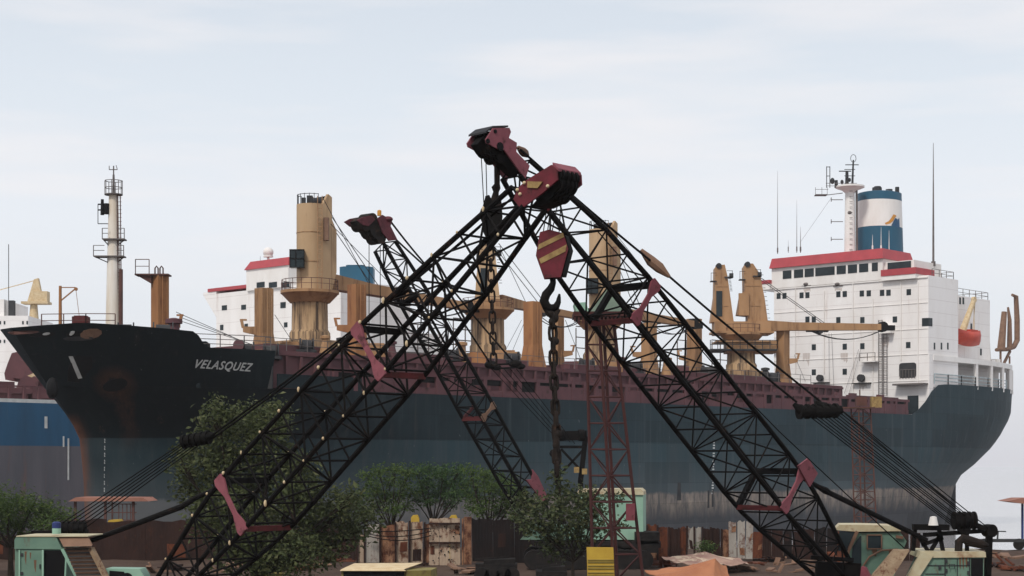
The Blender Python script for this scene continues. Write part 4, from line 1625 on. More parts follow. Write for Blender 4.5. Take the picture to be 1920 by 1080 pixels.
mb = MB()
mb.hexa([V((wx(-260), 262, -3)), V((wx(70), 262, -3)), V((wx(70), 280, -3)), V((wx(-260), 280, -3)), V((wx(-270), 261, 14)), V((wx(82), 261, 14)), V((wx(82), 281, 14)), V((wx(-270), 281, 14))])
mb.build('hull', 'greyhull', WS)
mb = MB()
mb.box(wx(-150), wx(53), 262, 276, 14, wz(592))
mb.box(wx(-150), wx(4), 263, 276, wz(592), wz(560))
WSU = mb.build('superstructure', 'white', WS)
for px in (0.5, 8.5, 43, 51):
    for py in (605, 640):
        mb = MB()
        mb.box(wx(px - 1.4), wx(px + 1.4), 261.93, 262.02, wz(py + 3), wz(py - 3))
        mb.build('window', 'glass', WSU)
mb = MB()
b = V((wx(43), 268, wz(592)))
mb.tube(b, b + Z * 2.3, .75, .55, 12)
mb.obox(b + Z * 2.5 + V((.4, 0, 0)), V((2.1, 0, 0)), V((0, 1.2, 0)), Z * .18)
mb.hexa([b + V((-.9, -.6, 2.6)), b + V((1.5, -.6, 2.6)), b + V((1.5, .6, 2.6)), b + V((-.9, .6, 2.6)), b + V((.1, -.4, 6.2)), b + V((.75, -.4, 6.4)), b + V((.75, .4, 6.4)), b + V((.1, .4, 6.2))])
mb.obox(b + V((1.2, 0, 3.5)), V((1.1, 0, 0)), V((0, .8, 0)), Z * .8)
mb.bar(b + V((.3, 0, 6.1)), b + V((-6, 0, 4.4)), .12)
mb.build('deck_crane', 'cream', WS)
mb = MB()
mb.box(wx(13), wx(22), 263, 264, wz(592), wz(562))
mb.bar(V((wx(9), 264, wz(592))), V((wx(9), 264, wz(455))), .09)
mb.build('roof_gear', 'greyd', WS)


# ------------------------------------------------------------------ lattice-boom crawler cranes
def frame_of(Pb, Pt):
    a = (Pt - Pb).normalized()
    l = a.cross(Z).normalized()
    if l.y > 0:                                    # the side of the boom nearer the camera
        l = -l
    n = l.cross(a)
    if n.z < 0:
        n = -n
    return a, l, n


class Boom:
    def __init__(s, Pb, Pt, prof):
        s.Pb, s.Pt, s.prof = Pb, Pt, prof
        s.a, s.l, s.n = frame_of(Pb, Pt)
        s.L = (Pt - Pb).length

    def c(s, t, i):
        w, h = s.prof(t)
        sl, sn = ((1, 1), (1, -1), (-1, -1), (-1, 1))[i]
        return s.Pb + s.a * (s.L * t) + s.l * (sl * w / 2) + s.n * (sn * h / 2)

    def lattice(s, mb, npan, rc, rl, t0=0., t1=1., cz=None):
        T = [lerp(t0, t1, i / npan) for i in range(npan + 1)]
        for i in range(4):
            for ta, tb in zip(T, T[1:]):
                mb.tube(s.c(ta, i), s.c(tb, i), rc * R.uniform(.95, 1.08), rc, 8)
            mb.tube(s.c(T[0], i), s.c(T[-1], i), rc * .9, rc * .9, 6) if False else None
        for q, ta in enumerate(T):
            for i in range(4):
                j = (i + 1) % 4
                mb.tube(s.c(ta, i), s.c(ta, j), rl, rl, 6)
                if q < npan:
                    tb = T[q + 1]
                    if (q + i) % 2:
                        mb.tube(s.c(ta, i), s.c(tb, j), rl, rl, 6)
                    else:
                        mb.tube(s.c(ta, j), s.c(tb, i), rl, rl, 6)
        return T


def bowtie(mb, p, q, nrm, w0, w1, th):
    """dog-bone plate between two chords"""
    a = (q - p)
    L = a.length
    a = a / L
    s = nrm.cross(a).normalized()
    pts = []
    for t, w in ((-.07, w0 * .75), (.02, w0), (.13, w0 * .8), (.3, w1), (.7, w1), (.87, w0 * .8), (.98, w0), (1.07, w0 * .75)):
        pts.append((p + a * L * t, w))
    o = [c + s * w / 2 for c, w in pts] + [c - s * w / 2 for c, w in reversed(pts)]
    mb.prism([x - nrm * th / 2 for x in o], nrm * th)


def ropes(name, mat, par, pairs, r, n=5, sag=0.):
    mb = MB()
    for p, q in pairs:
        if sag:
            mb.path([lerp(p, q, t) - Z * sag * 4 * t * (1 - t) for t in [i / 6 for i in range(7)]], r, n)
        else:
            mb.tube(p, q, r, r, n)
    return mb.build(name, mat, par)


def mono(mb, base, dirv, side, L, W, h, z0):
    """crawler track: rounded box with shoes"""
    pts = []
    for i in range(9):
        t = rad(90 + i * 22.5)
        pts.append(base - dirv * (L / 2 - h / 2) + dirv * (math.cos(t) * h / 2) + Z * (z0 + h / 2 + math.sin(t) * h / 2))
    for i in range(9):
        t = rad(-90 + i * 22.5)
        pts.append(base + dirv * (L / 2 - h / 2) + dirv * (math.cos(t) * h / 2) + Z * (z0 + h / 2 + math.sin(t) * h / 2))
    mb.prism([p - side * W / 2 for p in pts], side * W)
    k = -L / 2 + h / 2
    while k < L / 2 - h / 2:
        for zz in (z0 + .01, z0 + h - .01):
            mb.obox(base + dirv * k + Z * zz, dirv * .11, side * (W / 2 + .04), Z * .04)
        k += .34


# ======== crane at right (A)
YA, YAt = 58., 48.
PbA, PtA = P(1563, 1070, YA), P(968, 318, YAt)


def profA(t):
    w = table(t, [(0, 1.25), (.2, 1.85), (.28, 1.9), (.72, 1.72), (.84, 1.55), (1, .72)])
    h = table(t, [(0, .55), (.2, 1.5), (.28, 1.55), (.72, 1.42), (.84, 1.2), (1, .62)])
    return w, h


A = Boom(PbA, PtA, profA)
CA = thing('crawler_crane', 'mint green crawler crane at right, tallest black lattice boom rising to the left', 'crane', V((PbA.x + 2.5, YA, 0)), 'lattice boom cranes')
mb = MB()
A.lattice(mb, 18, .076, .027)
BA = mb.build('boom', 'black', CA)
# section joints with plates
for t in (.235, .705):
    p = [A.c(t, i) for i in range(4)]
    mb = MB()
    bowtie(mb, p[1] + A.l * .06, p[0] + A.l * .06, A.l, .44, .17, .06)
    mb.build('strut_plate', 'pink' if t < .5 else 'maroon', BA)
    mb = MB()
    mb.bar(p[2], p[1], .16, .16)
    mb.build('cross_strut', 'darkred', BA)
    mb = MB()
    mb.bar(p[3], p[0], .2, .2)
    mb.bar(p[2], p[3], .16, .16)
    q0 = A.c(t, 0)
    mb.build('cross_beam', 'black', BA)
# pendant bracket at the lower joint
mb = MB()
p0 = A.c(.235, 0) + A.l * .1
mb.prism([p0 + A.n * -.25 - A.a * .5, p0 + A.n * .35 - A.a * .55, p0 + A.n * .42 + A.a * .15, p0 - A.n * .1 + A.a * .4], A.l * .07)
mb.build('backstop_bracket', 'pink', BA)
# head
wt, ht = profA(1.)
npl = PtA + A.l * (wt / 2)


def pl(px, py, o, n):
    return ray_plane(px, py, o, n)


headA = [(923, 240.5), (953, 240), (956, 247.6), (952, 259), (967, 268), (966, 285), (991, 311), (983, 336), (943, 281), (934, 281), (911, 268.7), (909, 262)]
far = -A.l * (wt * 1.0)
mb = MB()
H0 = [pl(x, y, npl, A.l) for x, y in headA]
mb.prism(H0, A.l * .05)
HA = mb.build('boom_head_plate', 'pink', BA)
mb = MB()
mb.prism([p + far for p in H0], -A.l * .05)
mb.build('boom_head_plate', 'pink', BA)
mb = MB()
for (x, y, r) in ((928, 262, .24), (931, 276, .24), (944, 291, .2)):
    c = pl(x, y, npl, A.l) + far * .5
    for k in (-.28, -.09, .1, .29):
        mb.disc(c + A.l * k * wt, A.l, r, .09, 22)
    mb.disc(c, A.l, r * .85, wt * .8, 18)
D0 = [pl(x, y, npl, A.l) for x, y in ((925, 244), (950, 243), (950, 262), (985, 318), (978, 330), (935, 290), (916, 285), (905, 268))]
mb.prism([p + far * .3 for p in D0], far * .4)
mb.build('head_sheave', 'black', BA)
mb = MB()
T0 = [pl(x, y, npl, A.l) + Z * .01 for x, y in ((911, 250), (924, 240), (953, 239))]
for q0_, q1_ in zip(T0, T0[1:]):
    mb.add([q0_, q1_, q1_ + far, q0_ + far, q0_ + Z * .05, q1_ + Z * .05, q1_ + far + Z * .05, q0_ + far + Z * .05],
           [(0, 3, 2, 1), (4, 5, 6, 7), (0, 1, 5, 4), (1, 2, 6, 5), (2, 3, 7, 6), (3, 0, 4, 7)])
mb.build('head_cover', 'greyd', BA)
mb = MB()
for x, y, r in ((926, 247, .055), (912, 265, .07), (935, 275, .12)):
    mb.disc(pl(x, y, npl, A.l) + A.l * .06, A.l, r, .03, 10)
mb.build('head_pin', 'dark', BA)
# pendants, spreader, bridle ropes, gantry
spA = P(1548, 768, 53.6)
hA = pl(972, 277, npl, A.l)
cA1 = P(1230, 497, 50.6)
mb = MB()
mb.path([hA, lerp(hA, P(988, 291, 48.2), .6), P(984, 287, 48.1), P(990, 293, 48.2)], [.06, .13, .12, .05], 8)
mb.build('pendant_socket', 'brownplate', CA)
mb = MB()
mb.path([cA1 + V((-.45, 0, .45)), cA1 + V((-.15, 0, .12)), cA1 + V((.1, 0, -.08)), cA1 + V((.4, 0, -.35))], [.06, .16, .16, .05], 8)
mb.build('pendant_socket', 'brownplate', CA)
ropes('pendant', 'rope', CA, [(hA, cA1), (cA1, spA + V((-.15, 0, .25))), (A.c(.705, 0) + A.n * .1, P(1494, 754, 53.2)), ], .034, 6, .05)
mb = MB()
ax = (P(1575, 770, 53.8) - P(1490, 768, 53.3)).normalized()
mb.path([P(1488, 757, 53.3), P(1502, 771, 53.3), P(1560, 772, 53.6), P(1577, 768, 53.7)], [.06, .18, .19, .14], 10)
for i in range(6):
    mb.disc(lerp(P(1500, 772, 53.3), P(1566, 770, 53.7), i / 5), ax, .24, .09, 14)
mb.path([P(1528, 754, 53.5), P(1545, 764, 53.6)], [.05, .18], 8)
mb.build('spreader', 'rope', CA)
gtA, geA = P(1808, 978, 57.2), P(1855, 995, 57.5)
pr = []
for i in range(9):
    f = i / 8
    pr.append((lerp(P(1512, 776, 53.4), P(1574, 773, 53.7), f), lerp(P(1785, 985, 57.2), P(1830, 975, 57.3), f) + V((0, .2 * (i % 3), 0))))
pr.append((P(1577, 768, 53.7), geA + V((-.05, 0, .1))))
pr.append((P(1578, 770, 53.7), geA + V((-.25, 0, .02))))
ropes('bridle_rope', 'rope', CA, pr, .018, 5)
ropes('hoist_rope', 'rope', CA, [(P(1120, 433, 49.9), P(1340, 685, 52.6)), (P(1340, 685, 52.6), P(1462, 810, 54.5)), (P(1462, 810, 54.5), P(1702, 1034, 57.))], .02, 5)
# backstop bar
mb = MB()
mb.path([P(1492, 889, 55.6), P(1535, 913, 56), P(1548, 920, 56.1), P(1555, 924, 56.2), P(1738, 1013, 57)], [.07, .08, .12, .09, .085], 8)
mb.build('backstop_bar', 'black', CA)
# gantry frame over the house
mb = MB()
mb.disc(lerp(P(1787, 976, 57.2), P(1829, 976, 57.2), .5), V((1, .1, 0)), .27, .75, 16)
for x in (1790, 1799, 1808, 1817, 1826):
    mb.disc(P(x, 976, 57.2), V((1, .1, 0)), .31, .06, 16)
mb.bar(P(1828, 984, 57.2), geA, .16)
mb.bar(P(1800, 985, 57.2), P(1812, 1000, 57.2), .3)
mb.disc(geA, V((.35, -.9, 0)), .22, .35, 14)
mb.bar(geA, P(1851, 1100, 57.5), .2)
mb.bar(P(1732, 1003, 57), geA + V((-.1, 0, 0)), .14)
mb.bar(P(1711, 988, 57), P(1779, 989, 57), .2)
for a_, b_ in (((1716, 990), (1712, 1033)), ((1760, 990), (1768, 1033)), ((1728, 1022), (1768, 1008)), ((1722, 1005), (1740, 1033)), ((1765, 1000), (1745, 1033)), ((1813, 992), (1813, 1035))):
    mb.bar(P(*a_, 57.), P(*b_, 57.), .12)
mb.build('gantry', 'black', CA)
mb = MB()
mb.path([P(1797, 1034, 56.8), P(1798, 1016, 56.8), P(1806, 1010, 56.8), P(1815, 1014, 56.8), P(1842, 1021, 57), P(1853, 1023, 57)], [.13, .14, .16, .18, .15, .06], 10)
mb.build('exhaust_pipe', 'chain', CA)
mb = MB()
c = P(1750, 985, 56.6)
mb.lathe(c, [(.17, 0), (.11, .28), (.04, .3)], 12)
mb.build('work_lamp', 'whitep', CA)
# machinery house: nose plates and side
yh = 56.4


def q3(x, y, Y):
    return P(x, y, Y)


house = [q3(1733, 1043, yh), q3(1845, 1043, yh), q3(1845, 1140, yh), q3(1690, 1140, yh)]
mb = MB()
mb.prism(house, V((.25, 2.2, 0)))
HS = mb.build('machinery_house', 'mint', CA)
mb = MB()
r0 = [q3(1722, 1046, yh - .06), q3(1727, 1034, yh - .06), q3(1848, 1035, yh - .06), q3(1849, 1045, yh - .06)]
mb.prism(r0, V((.25, 2.35, 0)))
mb.prism([q3(1728, 1034, yh - .1), q3(1750, 1042, yh - .1), q3(1712, 1100, yh - .1), q3(1690, 1100, yh - .1)], V((.2, .9, 0)))
mb.build('house_roof', 'mintroof', CA)
mb = MB()
mb.prism([q3(1821, 1047, yh - .03), q3(1843, 1047, yh - .03), q3(1843, 1130, yh - .03), q3(1821, 1130, yh - .03)], V((0, .06, 0)))
mb.build('doorway', 'dark', HS)
mb = MB()
for x in (1772, 1818):
    mb.bar(q3(x, 1046, yh - .02), q3(x, 1130, yh - .02), .03)
mb.build('door_seam', 'greyd', HS)
mb = MB()
mb.prism([q3(1676, 1033, yh - .5), q3(1705, 1033, yh - .5), q3(1668, 1090, yh - .9), q3(1628, 1090, yh - .9)], V((.03, .25, .05)))
mb.build('nose_plate', 'chequer', CA)
mb = MB()
mb.prism([q3(1615, 1062, yh - 1.2), q3(1622, 1064, yh - 1.2), q3(1640, 1100, yh - 1.2), q3(1610, 1100, yh - 1.2)], V((.1, .2, 0)))
mb.build('boom_foot_bracket', 'maroon', CA)
# cab
yc = 57.6
mb = MB()
cabp = [(1606, 1000), (1688, 998), (1700, 1015), (1690, 1040), (1670, 1100), (1585, 1100), (1588, 1046)]
mb.prism([q3(x, y, yc) for x, y in cabp], V((.3, 1.5, 0)))
CB = mb.build('cab', 'mint', CA)
mb = MB()
mb.prism([q3(1568, 990, yc - .1), q3(1574, 984, yc - .1), q3(1618, 984, yc - .1), q3(1682, 986, yc - .1), q3(1690, 996, yc - .1), q3(1606, 997, yc - .1), q3(1569, 994, yc - .1)], V((.3, 1.8, 0)))
mb.build('cab_roof', 'mintroof', CB)
for poly in ([(1627, 1004), (1652, 1004), (1652, 1028), (1627, 1028)], [(1612, 1006), (1615, 1004), (1615, 1060), (1596, 1060), (1599, 1025)]):
    mb = MB()
    mb.prism([q3(x, y, yc - .03) for x, y in poly], V((0, .05, 0)))
    mb.build('window', 'glass', CB)
mb = MB()
mb.prism([q3(1574, 996, yc - .06), q3(1604, 997, yc - .06), q3(1590, 1030, yc - .06), q3(1572, 1034, yc - .06)], V((0, .04, 0)))
mb.build('windscreen', 'glass', CB)
mb = MB()
mb.bar(q3(1607, 996, yc - .1), q3(1592, 1030, yc - .1), .1)
mb.bar(q3(1592, 1030, yc - .1), q3(1580, 1090, yc - .1), .07)
mb.bar(q3(1680, 1006, yc - .05), q3(1693, 1008, yc - .05), .1)
mb.path([q3(1618, 1062, yc - .08), q3(1630, 1044, yc - .08), q3(1652, 1032, yc - .08), q3(1684, 1030, yc - .08)], [.035] * 4, 6)
mb.build('door_frame', 'brownplate', CB)
mb = MB()
for s in (-1.4, 1.9):
    mono(mb, V((PbA.x + 3.2, YA + s, 0)), V((1, 0, 0)), V((0, 1, 0)), 5.4, .8, 1.0, 0.0)
mb.obox(V((PbA.x + 3.2, YA + .2, .85)), V((1.6, 0, 0)), V((0, 1.6, 0)), Z * .3)
mb.build('crawler_track', 'rubber', CA)
mb = MB()
mb.bar(q3(1530, 1066, 57.5), q3(1612, 1070, 57.5), .34, .5)
mb.bar(q3(1535, 1080, 58.2), q3(1660, 1110, 58.), .5, .5)
mb.bar(q3(1520, 1045, 57.3), q3(1600, 1050, 57.3), .14, .14)
mb.build('boom_foot', 'black', CA)

mb = MB()
for x0_, y0_, x1_, y1_ in ((1735, 1060, 1818, 1060), (1735, 1076, 1772, 1076), (1795, 1048, 1795, 1120)):
    mb.bar(q3(x0_, y0_, yh - .02), q3(x1_, y1_, yh - .02), .02)
for x_, y_ in ((1774, 1052), (1774, 1070), (1816, 1056), (1816, 1074), (1762, 1064)):
    mb.obox(q3(x_, y_, yh - .03), V((.04, 0, 0)), V((0, .02, 0)), Z * .06)
mb.path([q3(1780, 1066, yh - .1), q3(1780, 1058, yh - .12), q3(1790, 1058, yh - .12), q3(1790, 1066, yh - .1)], .015, 5)
mb.build('door_hinge', 'greyd', HS)
mb = MB()
for x_ in (1800, 1806, 1812):
    zt_ = q3(x_, 1045, yh).z
    mb.add([q3(x_ - 2, 1045, yh - .012), q3(x_ + 2, 1045, yh - .012), q3(x_ + 1.2, 1045 + R.uniform(14, 30), yh - .012), q3(x_ - .8, 1062, yh - .012)], [(0, 1, 2, 3)])
mb.build('rust_run', 'rustrun', HS, smooth=False)
mb = MB()
for x_, w_, l_ in ((1640, 10, 14), (1670, 8, 18), (1700 - 12, 5, 12)):
    mb.add([q3(x_ - w_ / 2, 1030, yc - .012), q3(x_ + w_ / 2, 1030, yc - .012), q3(x_ + w_ / 4, 1030 + l_, yc - .012), q3(x_ - w_ / 3, 1030 + l_ * .7, yc - .012)], [(0, 1, 2, 3)])
mb.build('rust_run', 'rustrun', CB, smooth=False)
mb = MB()
for x_, y_ in ((1640, 1004), (1627, 1016)):
    pass
mb.bar(q3(1625.5, 1003, yc - .05), q3(1653.5, 1003, yc - .05), .04)
mb.bar(q3(1625.5, 1029, yc - .05), q3(1653.5, 1029, yc - .05), .04)
mb.bar(q3(1626, 1003, yc - .05), q3(1626, 1029, yc - .05), .04)
mb.bar(q3(1653, 1003, yc - .05), q3(1653, 1029, yc - .05), .04)
mb.build('window_frame', 'brownplate', CB)

# hook block of crane A (dark, narrow)
blA = P(921, 410, YAt)
kA = YAt / F
mb = MB()
for k in (-.2, 0., .2):
    pts = [(-15, -12), (-9, -38), (-3, -40), (4, -25), (10, -40), (16, -34), (18, -5), (14, 28), (6, 42), (-6, 38), (-14, 20)]
    mb.prism([blA + V((x * kA * 1.18, k - .06, -y * kA * 1.05)) for x, y in pts], V((0, .1, 0)))
mb.disc(blA + V((-.05, 0, .1)), V((0, 1, 0)), .27, .5, 18)
mb.disc(blA + V((0, 0, -.35)), V((0, 1, 0)), .2, .5, 16)
HB_ = mb.build('hook_block', 'rope', CA)
mb = MB()
mb.path([P(932, 312, YAt), P(932, 345, YAt), P(930, 352, YAt), P(930, 360, YAt), P(928, 372, YAt), P(926, 385, YAt)], [.085, .08, .13, .08, .11, .14], 10)
mb.build('wedge_socket', 'chain', CA)
ropes('block_rope', 'rope', CA, [(P(902, 288, YAt), P(907, 380, YAt)), (P(911, 297, YAt), P(913, 375, YAt)), (P(935, 290, YAt), P(932, 316, YAt))], .014, 5)


def chain_thing(pts, n, L, W, r, label):
    pts = [V(p) for p in pts]
    tot = sum((b - a).length for a, b in zip(pts, pts[1:]))
    mb = MB()
    d = 0.
    i = 0
    pit = L - 2.2 * r
    while d < tot - pit * .5:
        s = d
        for a, b in zip(pts, pts[1:]):
            seg = (b - a).length
            if s <= seg:
                c, ax = a + (b - a) * (s / seg), (b - a).normalized()
                break
            s -= seg
        w = V((1, .25, 0)) if i % 2 else V((-.3, 1, 0))
        w = (w - ax * w.dot(ax)).normalized()
        mb.link(c + ax * pit * .5, ax, w, L, W, r)
        d += pit
        i += 1
    o = mb.build('steel_chain', 'chain', None, pts[-1])
    return tag(o, label, 'chain')


chain_thing([P(919, 448, YAt), P(922, 560, YAt), P(926, 688, YAt)], 12, .36, .175, .03, 'slim rusty chain hanging from the narrow black hook block')

# ======== crane at left (B)
YB, YBt = 50., 41.
PbB, PtB = P(330, 1112, YB), P(992, 372, YBt)


def profB(t):
    w = table(t, [(0, 1.1), (.2, 1.6), (.3, 1.68), (.66, 1.5), (.84, 1.15), (1, .8)])
    h = table(t, [(0, .9), (.2, 1.6), (.3, 1.68), (.66, 1.5), (.84, 1.1), (1, .6)])
    return w, h


Bb = Boom(PbB, PtB, profB)
CBn = thing('crawler_crane', 'mint green crawler crane at left, black boom with cream spots leaning right', 'crane', V((PbB.x - 2.2, YB, 0)), 'lattice boom cranes')
mb = MB()
TB = Bb.lattice(mb, 18, .072, .029)
BB = mb.build('boom', 'black', CBn)
for qi, t in enumerate(TB):
    for i in (0, 1, 2, 3):
        if i == 2 or (i == 3 and qi % 2) or (i == 0 and qi > 17):
            continue
        if R.random() < .12:
            continue
        o_ = {0: Bb.l * .06 + Bb.n * .05, 1: Bb.l * .07, 3: Bb.n * .06}[i]
        c = Bb.c(t, i) + o_
        mb = MB()
        mb.ball(c, R.uniform(.034, .06), (.8, .9, 1.6 if R.random() < .4 else 1.0), 8, 6)
        mb.build('gusset_cap', 'cream', BB)
for t in (.262, .655):
    p = [Bb.c(t, i) for i in range(4)]
    mb = MB()
    bowtie(mb, p[1] + Bb.l * .06, p[0] + Bb.l * .06, Bb.l, .42, .15, .06)
    mb.build('strut_plate', 'pink', BB)
    mb = MB()
    mb.bar(p[2], p[1], .15, .15)
    mb.build('cross_strut', 'darkred', BB)
    mb = MB()
    mb.bar(p[3], p[0], .2, .16)
    mb.build('cross_beam', 'black', BB)
wt, ht = profB(1.)
nB = PtB + Bb.l * (wt / 2)
farB = -Bb.l * (wt * 1.05)
headB = [(965, 374), (973, 354), (988, 339), (1036, 309.5), (1046, 319), (1047, 338), (1020, 362), (979, 392)]
mb = MB()
H0 = [pl(x, y, nB, Bb.l) for x, y in headB]
mb.prism(H0, Bb.l * .05)
mb.build('boom_head_plate', 'crimson', BB)
mb = MB()
mb.prism([p + farB for p in H0], -Bb.l * .05)
mb.build('boom_head_plate', 'crimson', BB)
mb = MB()
for x, y, r in ((1032, 342, .27), (1022, 358, .24), (1040, 328, .17)):
    c = pl(x, y, nB, Bb.l) + farB * .5
    for k in (-.3, -.1, .1, .3):
        mb.disc(c + Bb.l * k * wt, Bb.l, r, .09, 22)
    mb.disc(c, Bb.l, r * .85, wt * .85, 18)
D0 = [pl(x, y, nB, Bb.l) for x, y in ((985, 385), (1020, 345), (1043, 322), (1046, 340), (1030, 372), (1002, 385))]
mb.prism([p + farB * .25 for p in D0], farB * .6)
mb.build('head_sheave', 'black', BB)
mb = MB()
c0, c1 = pl(1036, 310, nB, Bb.l), pl(1047, 321, nB, Bb.l)
nn = Bb.a.cross((c1 - c0)).normalized()
mb.hexa([c0, c1, c1 + farB, c0 + farB, c0 + Z * .07, c1 + Z * .07, c1 + farB + Z * .07, c0 + farB + Z * .07])
mb.build('head_cover', 'pink', BB)
mb = MB()
mb.prism([pl(x, y, nB + Bb.l * .06, Bb.l) for x, y in ((990, 340), (1018, 341), (1009, 353), (990, 352))], Bb.l * .03)
mb.build('painted_band', 'stripe', BB)
mb = MB()
for x, y in ((970, 356), (983, 343), (975, 364), (1027, 349)):
    mb.ball(pl(x, y, nB + Bb.l * .07, Bb.l), .045)
mb.build('head_bolt', 'cream', BB)
# pendants and bridle
spB = P(372, 825, 48.5)
hB = pl(990, 345, nB, Bb.l)
ropes('pendant', 'rope', CBn, [(hB, P(700, 588, 44.8)), (P(700, 588, 44.8), P(400, 814, 48.3)), (Bb.c(.655, 0), P(398, 822, 48.4)), (P(900, 425, 42.3), P(800, 502, 43.8)), (P(800, 502, 43.8), P(745, 548, 44.3))], .032, 6, .05)
mb = MB()
for (x0, y0, x1, y1) in ((735, 556, 768, 542), (752, 572, 785, 552)):
    mb = MB()
    mb.path([P(x0, y0, 44.3), P((x0 + x1) / 2, (y0 + y1) / 2, 44.2), P(x1, y1, 44.1)], [.05, .1, .05], 8)
    mb.build('pendant_socket', 'black', CBn)
mb = MB()
ax = (P(400, 818, 48.3) - P(345, 828, 48.7)).normalized()
mb.path([P(341, 829, 48.7), P(352, 827, 48.7), P(388, 821, 48.4), P(402, 814, 48.3)], [.12, .17, .17, .05], 10)
for i in range(5):
    mb.disc(lerp(P(346, 828, 48.7), P(390, 820, 48.4), i / 4), ax, .2, .08, 14)
mb.build('spreader', 'rope', CBn)
pr = []
for i in range(6):
    f = i / 5
    pr.append((lerp(P(340, 832, 48.7), P(382, 828, 48.4), f), lerp(P(112, 984, 51), P(160, 990, 51), f)))
ropes('bridle_rope', 'rope', CBn, pr, .017, 5)
mb = MB()
mb.path([P(452, 896, 48.4), P(370, 932, 49), P(340, 950, 49.2), P(170, 1014, 50.5)], [.05, .07, .09, .07], 8)
mb.build('backstop_bar', 'black', CBn)
mb = MB()
mb.disc(P(138, 991, 51), V((1, 0, 0)), .2, .72, 16)
for x in (118, 128, 138, 148, 158):
    mb.disc(P(x, 991, 51), V((1, 0, 0)), .23, .05, 16)
mb.bar(P(60, 1000, 51.5), P(165, 998, 51.5), .16)
mb.bar(P(118, 991, 51), P(112, 1040, 51), .14)
mb.bar(P(157, 991, 51), P(160, 1040, 51), .14)
mb.build('gantry', 'black', CBn)
# cab
yb = 49.0
mb = MB()
mb.prism([q3(28, 1025, yb), q3(112, 1025, yb), q3(118, 1029, yb), q3(118, 1140, yb), q3(28, 1140, yb)], V((.1, 1.4, 0)))
CBB = mb.build('cab', 'mint', CBn)
mb = MB()
mb.prism([q3(27, 1029, yb - .07), q3(27, 1012, yb - .07), q3(31, 1006, yb - .07), q3(104, 1005, yb - .07), q3(117, 1030, yb - .07)], V((.12, 1.55, 0)))
mb.build('cab_roof', 'mint', CBB)
mb = MB()
mb.prism([q3(30, 1006.5, yb - .09), q3(31, 1004.5, yb - .09), q3(165, 1004.5, yb - .09), q3(165, 1006.5, yb - .09)], V((.12, 1.6, 0)))
mb.build('roof_edge', 'mintroof', CBB)
mb = MB()
mb.prism([q3(38, 1032, yb - .05), q3(80, 1032, yb - .05), q3(80, 1130, yb - .05), q3(38, 1130, yb - .05)], V((0, .04, 0)))
DR = mb.build('door', 'mint', CBB)
mb = MB()
mb.bar(q3(75, 1058, yb - .07), q3(75, 1066, yb - .07), .03)
for y_ in (1040, 1075):
    mb.obox(q3(40, y_, yb - .06), V((.05, 0, 0)), V((0, .02, 0)), Z * .04)
mb.build('door_handle', 'greyd', CBB)
mb = MB()
for x_, y_, w_, l_ in ((48, 1034, 4, 26), (66, 1050, 5, 24), (57, 1036, 3, 14)):
    yy_ = yb - (.075 if y_ < 1030 else .052)
    mb.add([q3(x_ - w_ / 2, y_, yy_), q3(x_ + w_ / 2, y_, yy_), q3(x_ + w_ / 5, y_ + l_, yy_), q3(x_ - w_ / 3, y_ + l_ * .6, yy_)], [(0, 1, 2, 3)])
mb.build('rust_run', 'rustrun', CBB, smooth=False)
mb = MB()
mb.prism([q3(83, 1032, yb - .03), q3(117, 1032, yb - .03), q3(121, 1040, yb - .03), q3(121, 1130, yb - .03), q3(83, 1130, yb - .03)], V((0, .05, 0)))
mb.build('doorway', 'dark', CBB)
mb = MB()
mb.bar(q3(80.5, 1031, yb - .08), q3(80.5, 1130, yb - .08), .05)
mb.bar(q3(36.5, 1031, yb - .08), q3(36.5, 1130, yb - .08), .04)
mb.bar(q3(117, 1029, yb - .08), q3(148, 1090, yb - .08), .09)
mb.bar(q3(124, 1046, yb - .09), q3(122, 1090, yb - .09), .045)
mb.build('door_frame', 'mintl', CBB)
mb = MB()
mb.prism([q3(110, 1008, yb - .02), q3(163, 1007, yb - .02), q3(172, 1024, yb - .3), q3(119, 1025, yb - .3)], V((0, .1, .04)))
mb.build('nose_plate', 'brownplate', CBn)
mb = MB()
mb.prism([q3(120, 1028, yb + .02), q3(170, 1027, yb + .02), q3(205, 1095, yb - .35), q3(150, 1095, yb - .35)], V((0, .06, .02)))
mb.build('grille_backing', 'brownplate', CBn)
mb = MB()
for i in range(10):
    f = i / 9
    y = lerp(1030, 1092, f)
    mb.bar(q3(lerp(121, 149, f), y, lerp(yb - .06, yb - .42, f)), q3(lerp(171, 203, f), y - 1, lerp(yb - .06, yb - .42, f)), .05, .035)
mb.build('grille_slat', 'greyd', CBn)
mb = MB()
mb.bar(q3(171, 1028, yb - .1), q3(203, 1090, yb - .45), .13)
mb.build('nose_rail', 'chequer', CBn)
mb = MB()
mb.prism([q3(198, 1066, yb - .1), q3(262, 1067, yb - .1), q3(270, 1080, yb - .1), q3(275, 1120, yb - .1), q3(205, 1120, yb - .1)], V((0, .8, 0)))
mb.build('deck_box', 'mintl', CBn)
mb = MB()
mb.disc(q3(238, 1085, yb - .12), V((0, 1, 0)), .17, .06, 16)
mb.prism([q3(205, 1070, yb - .13), q3(232, 1072, yb - .13), q3(240, 1090, yb - .13), q3(205, 1090, yb - .13)], V((0, .05, 0)))
mb.build('deck_recess', 'dark', CBn)
mb = MB()
c = P(106, 1001, yb + .3)
mb.lathe(c, [(.125, 0), (.125, .16), (.12, .17)], 14)
mb.build('lamp_base', 'mintl', CBn)
M['cobalt'] = pmat('dull_blue_plastic', (.03, .045, .16), (.025, .035, .11), 3., .5)
mb = MB()
mb.lathe(c + Z * .165, [(.128, 0), (.128, .15), (.07, .19)], 14)
mb.build('blue_cap', 'cobalt', CBn)
mb = MB()
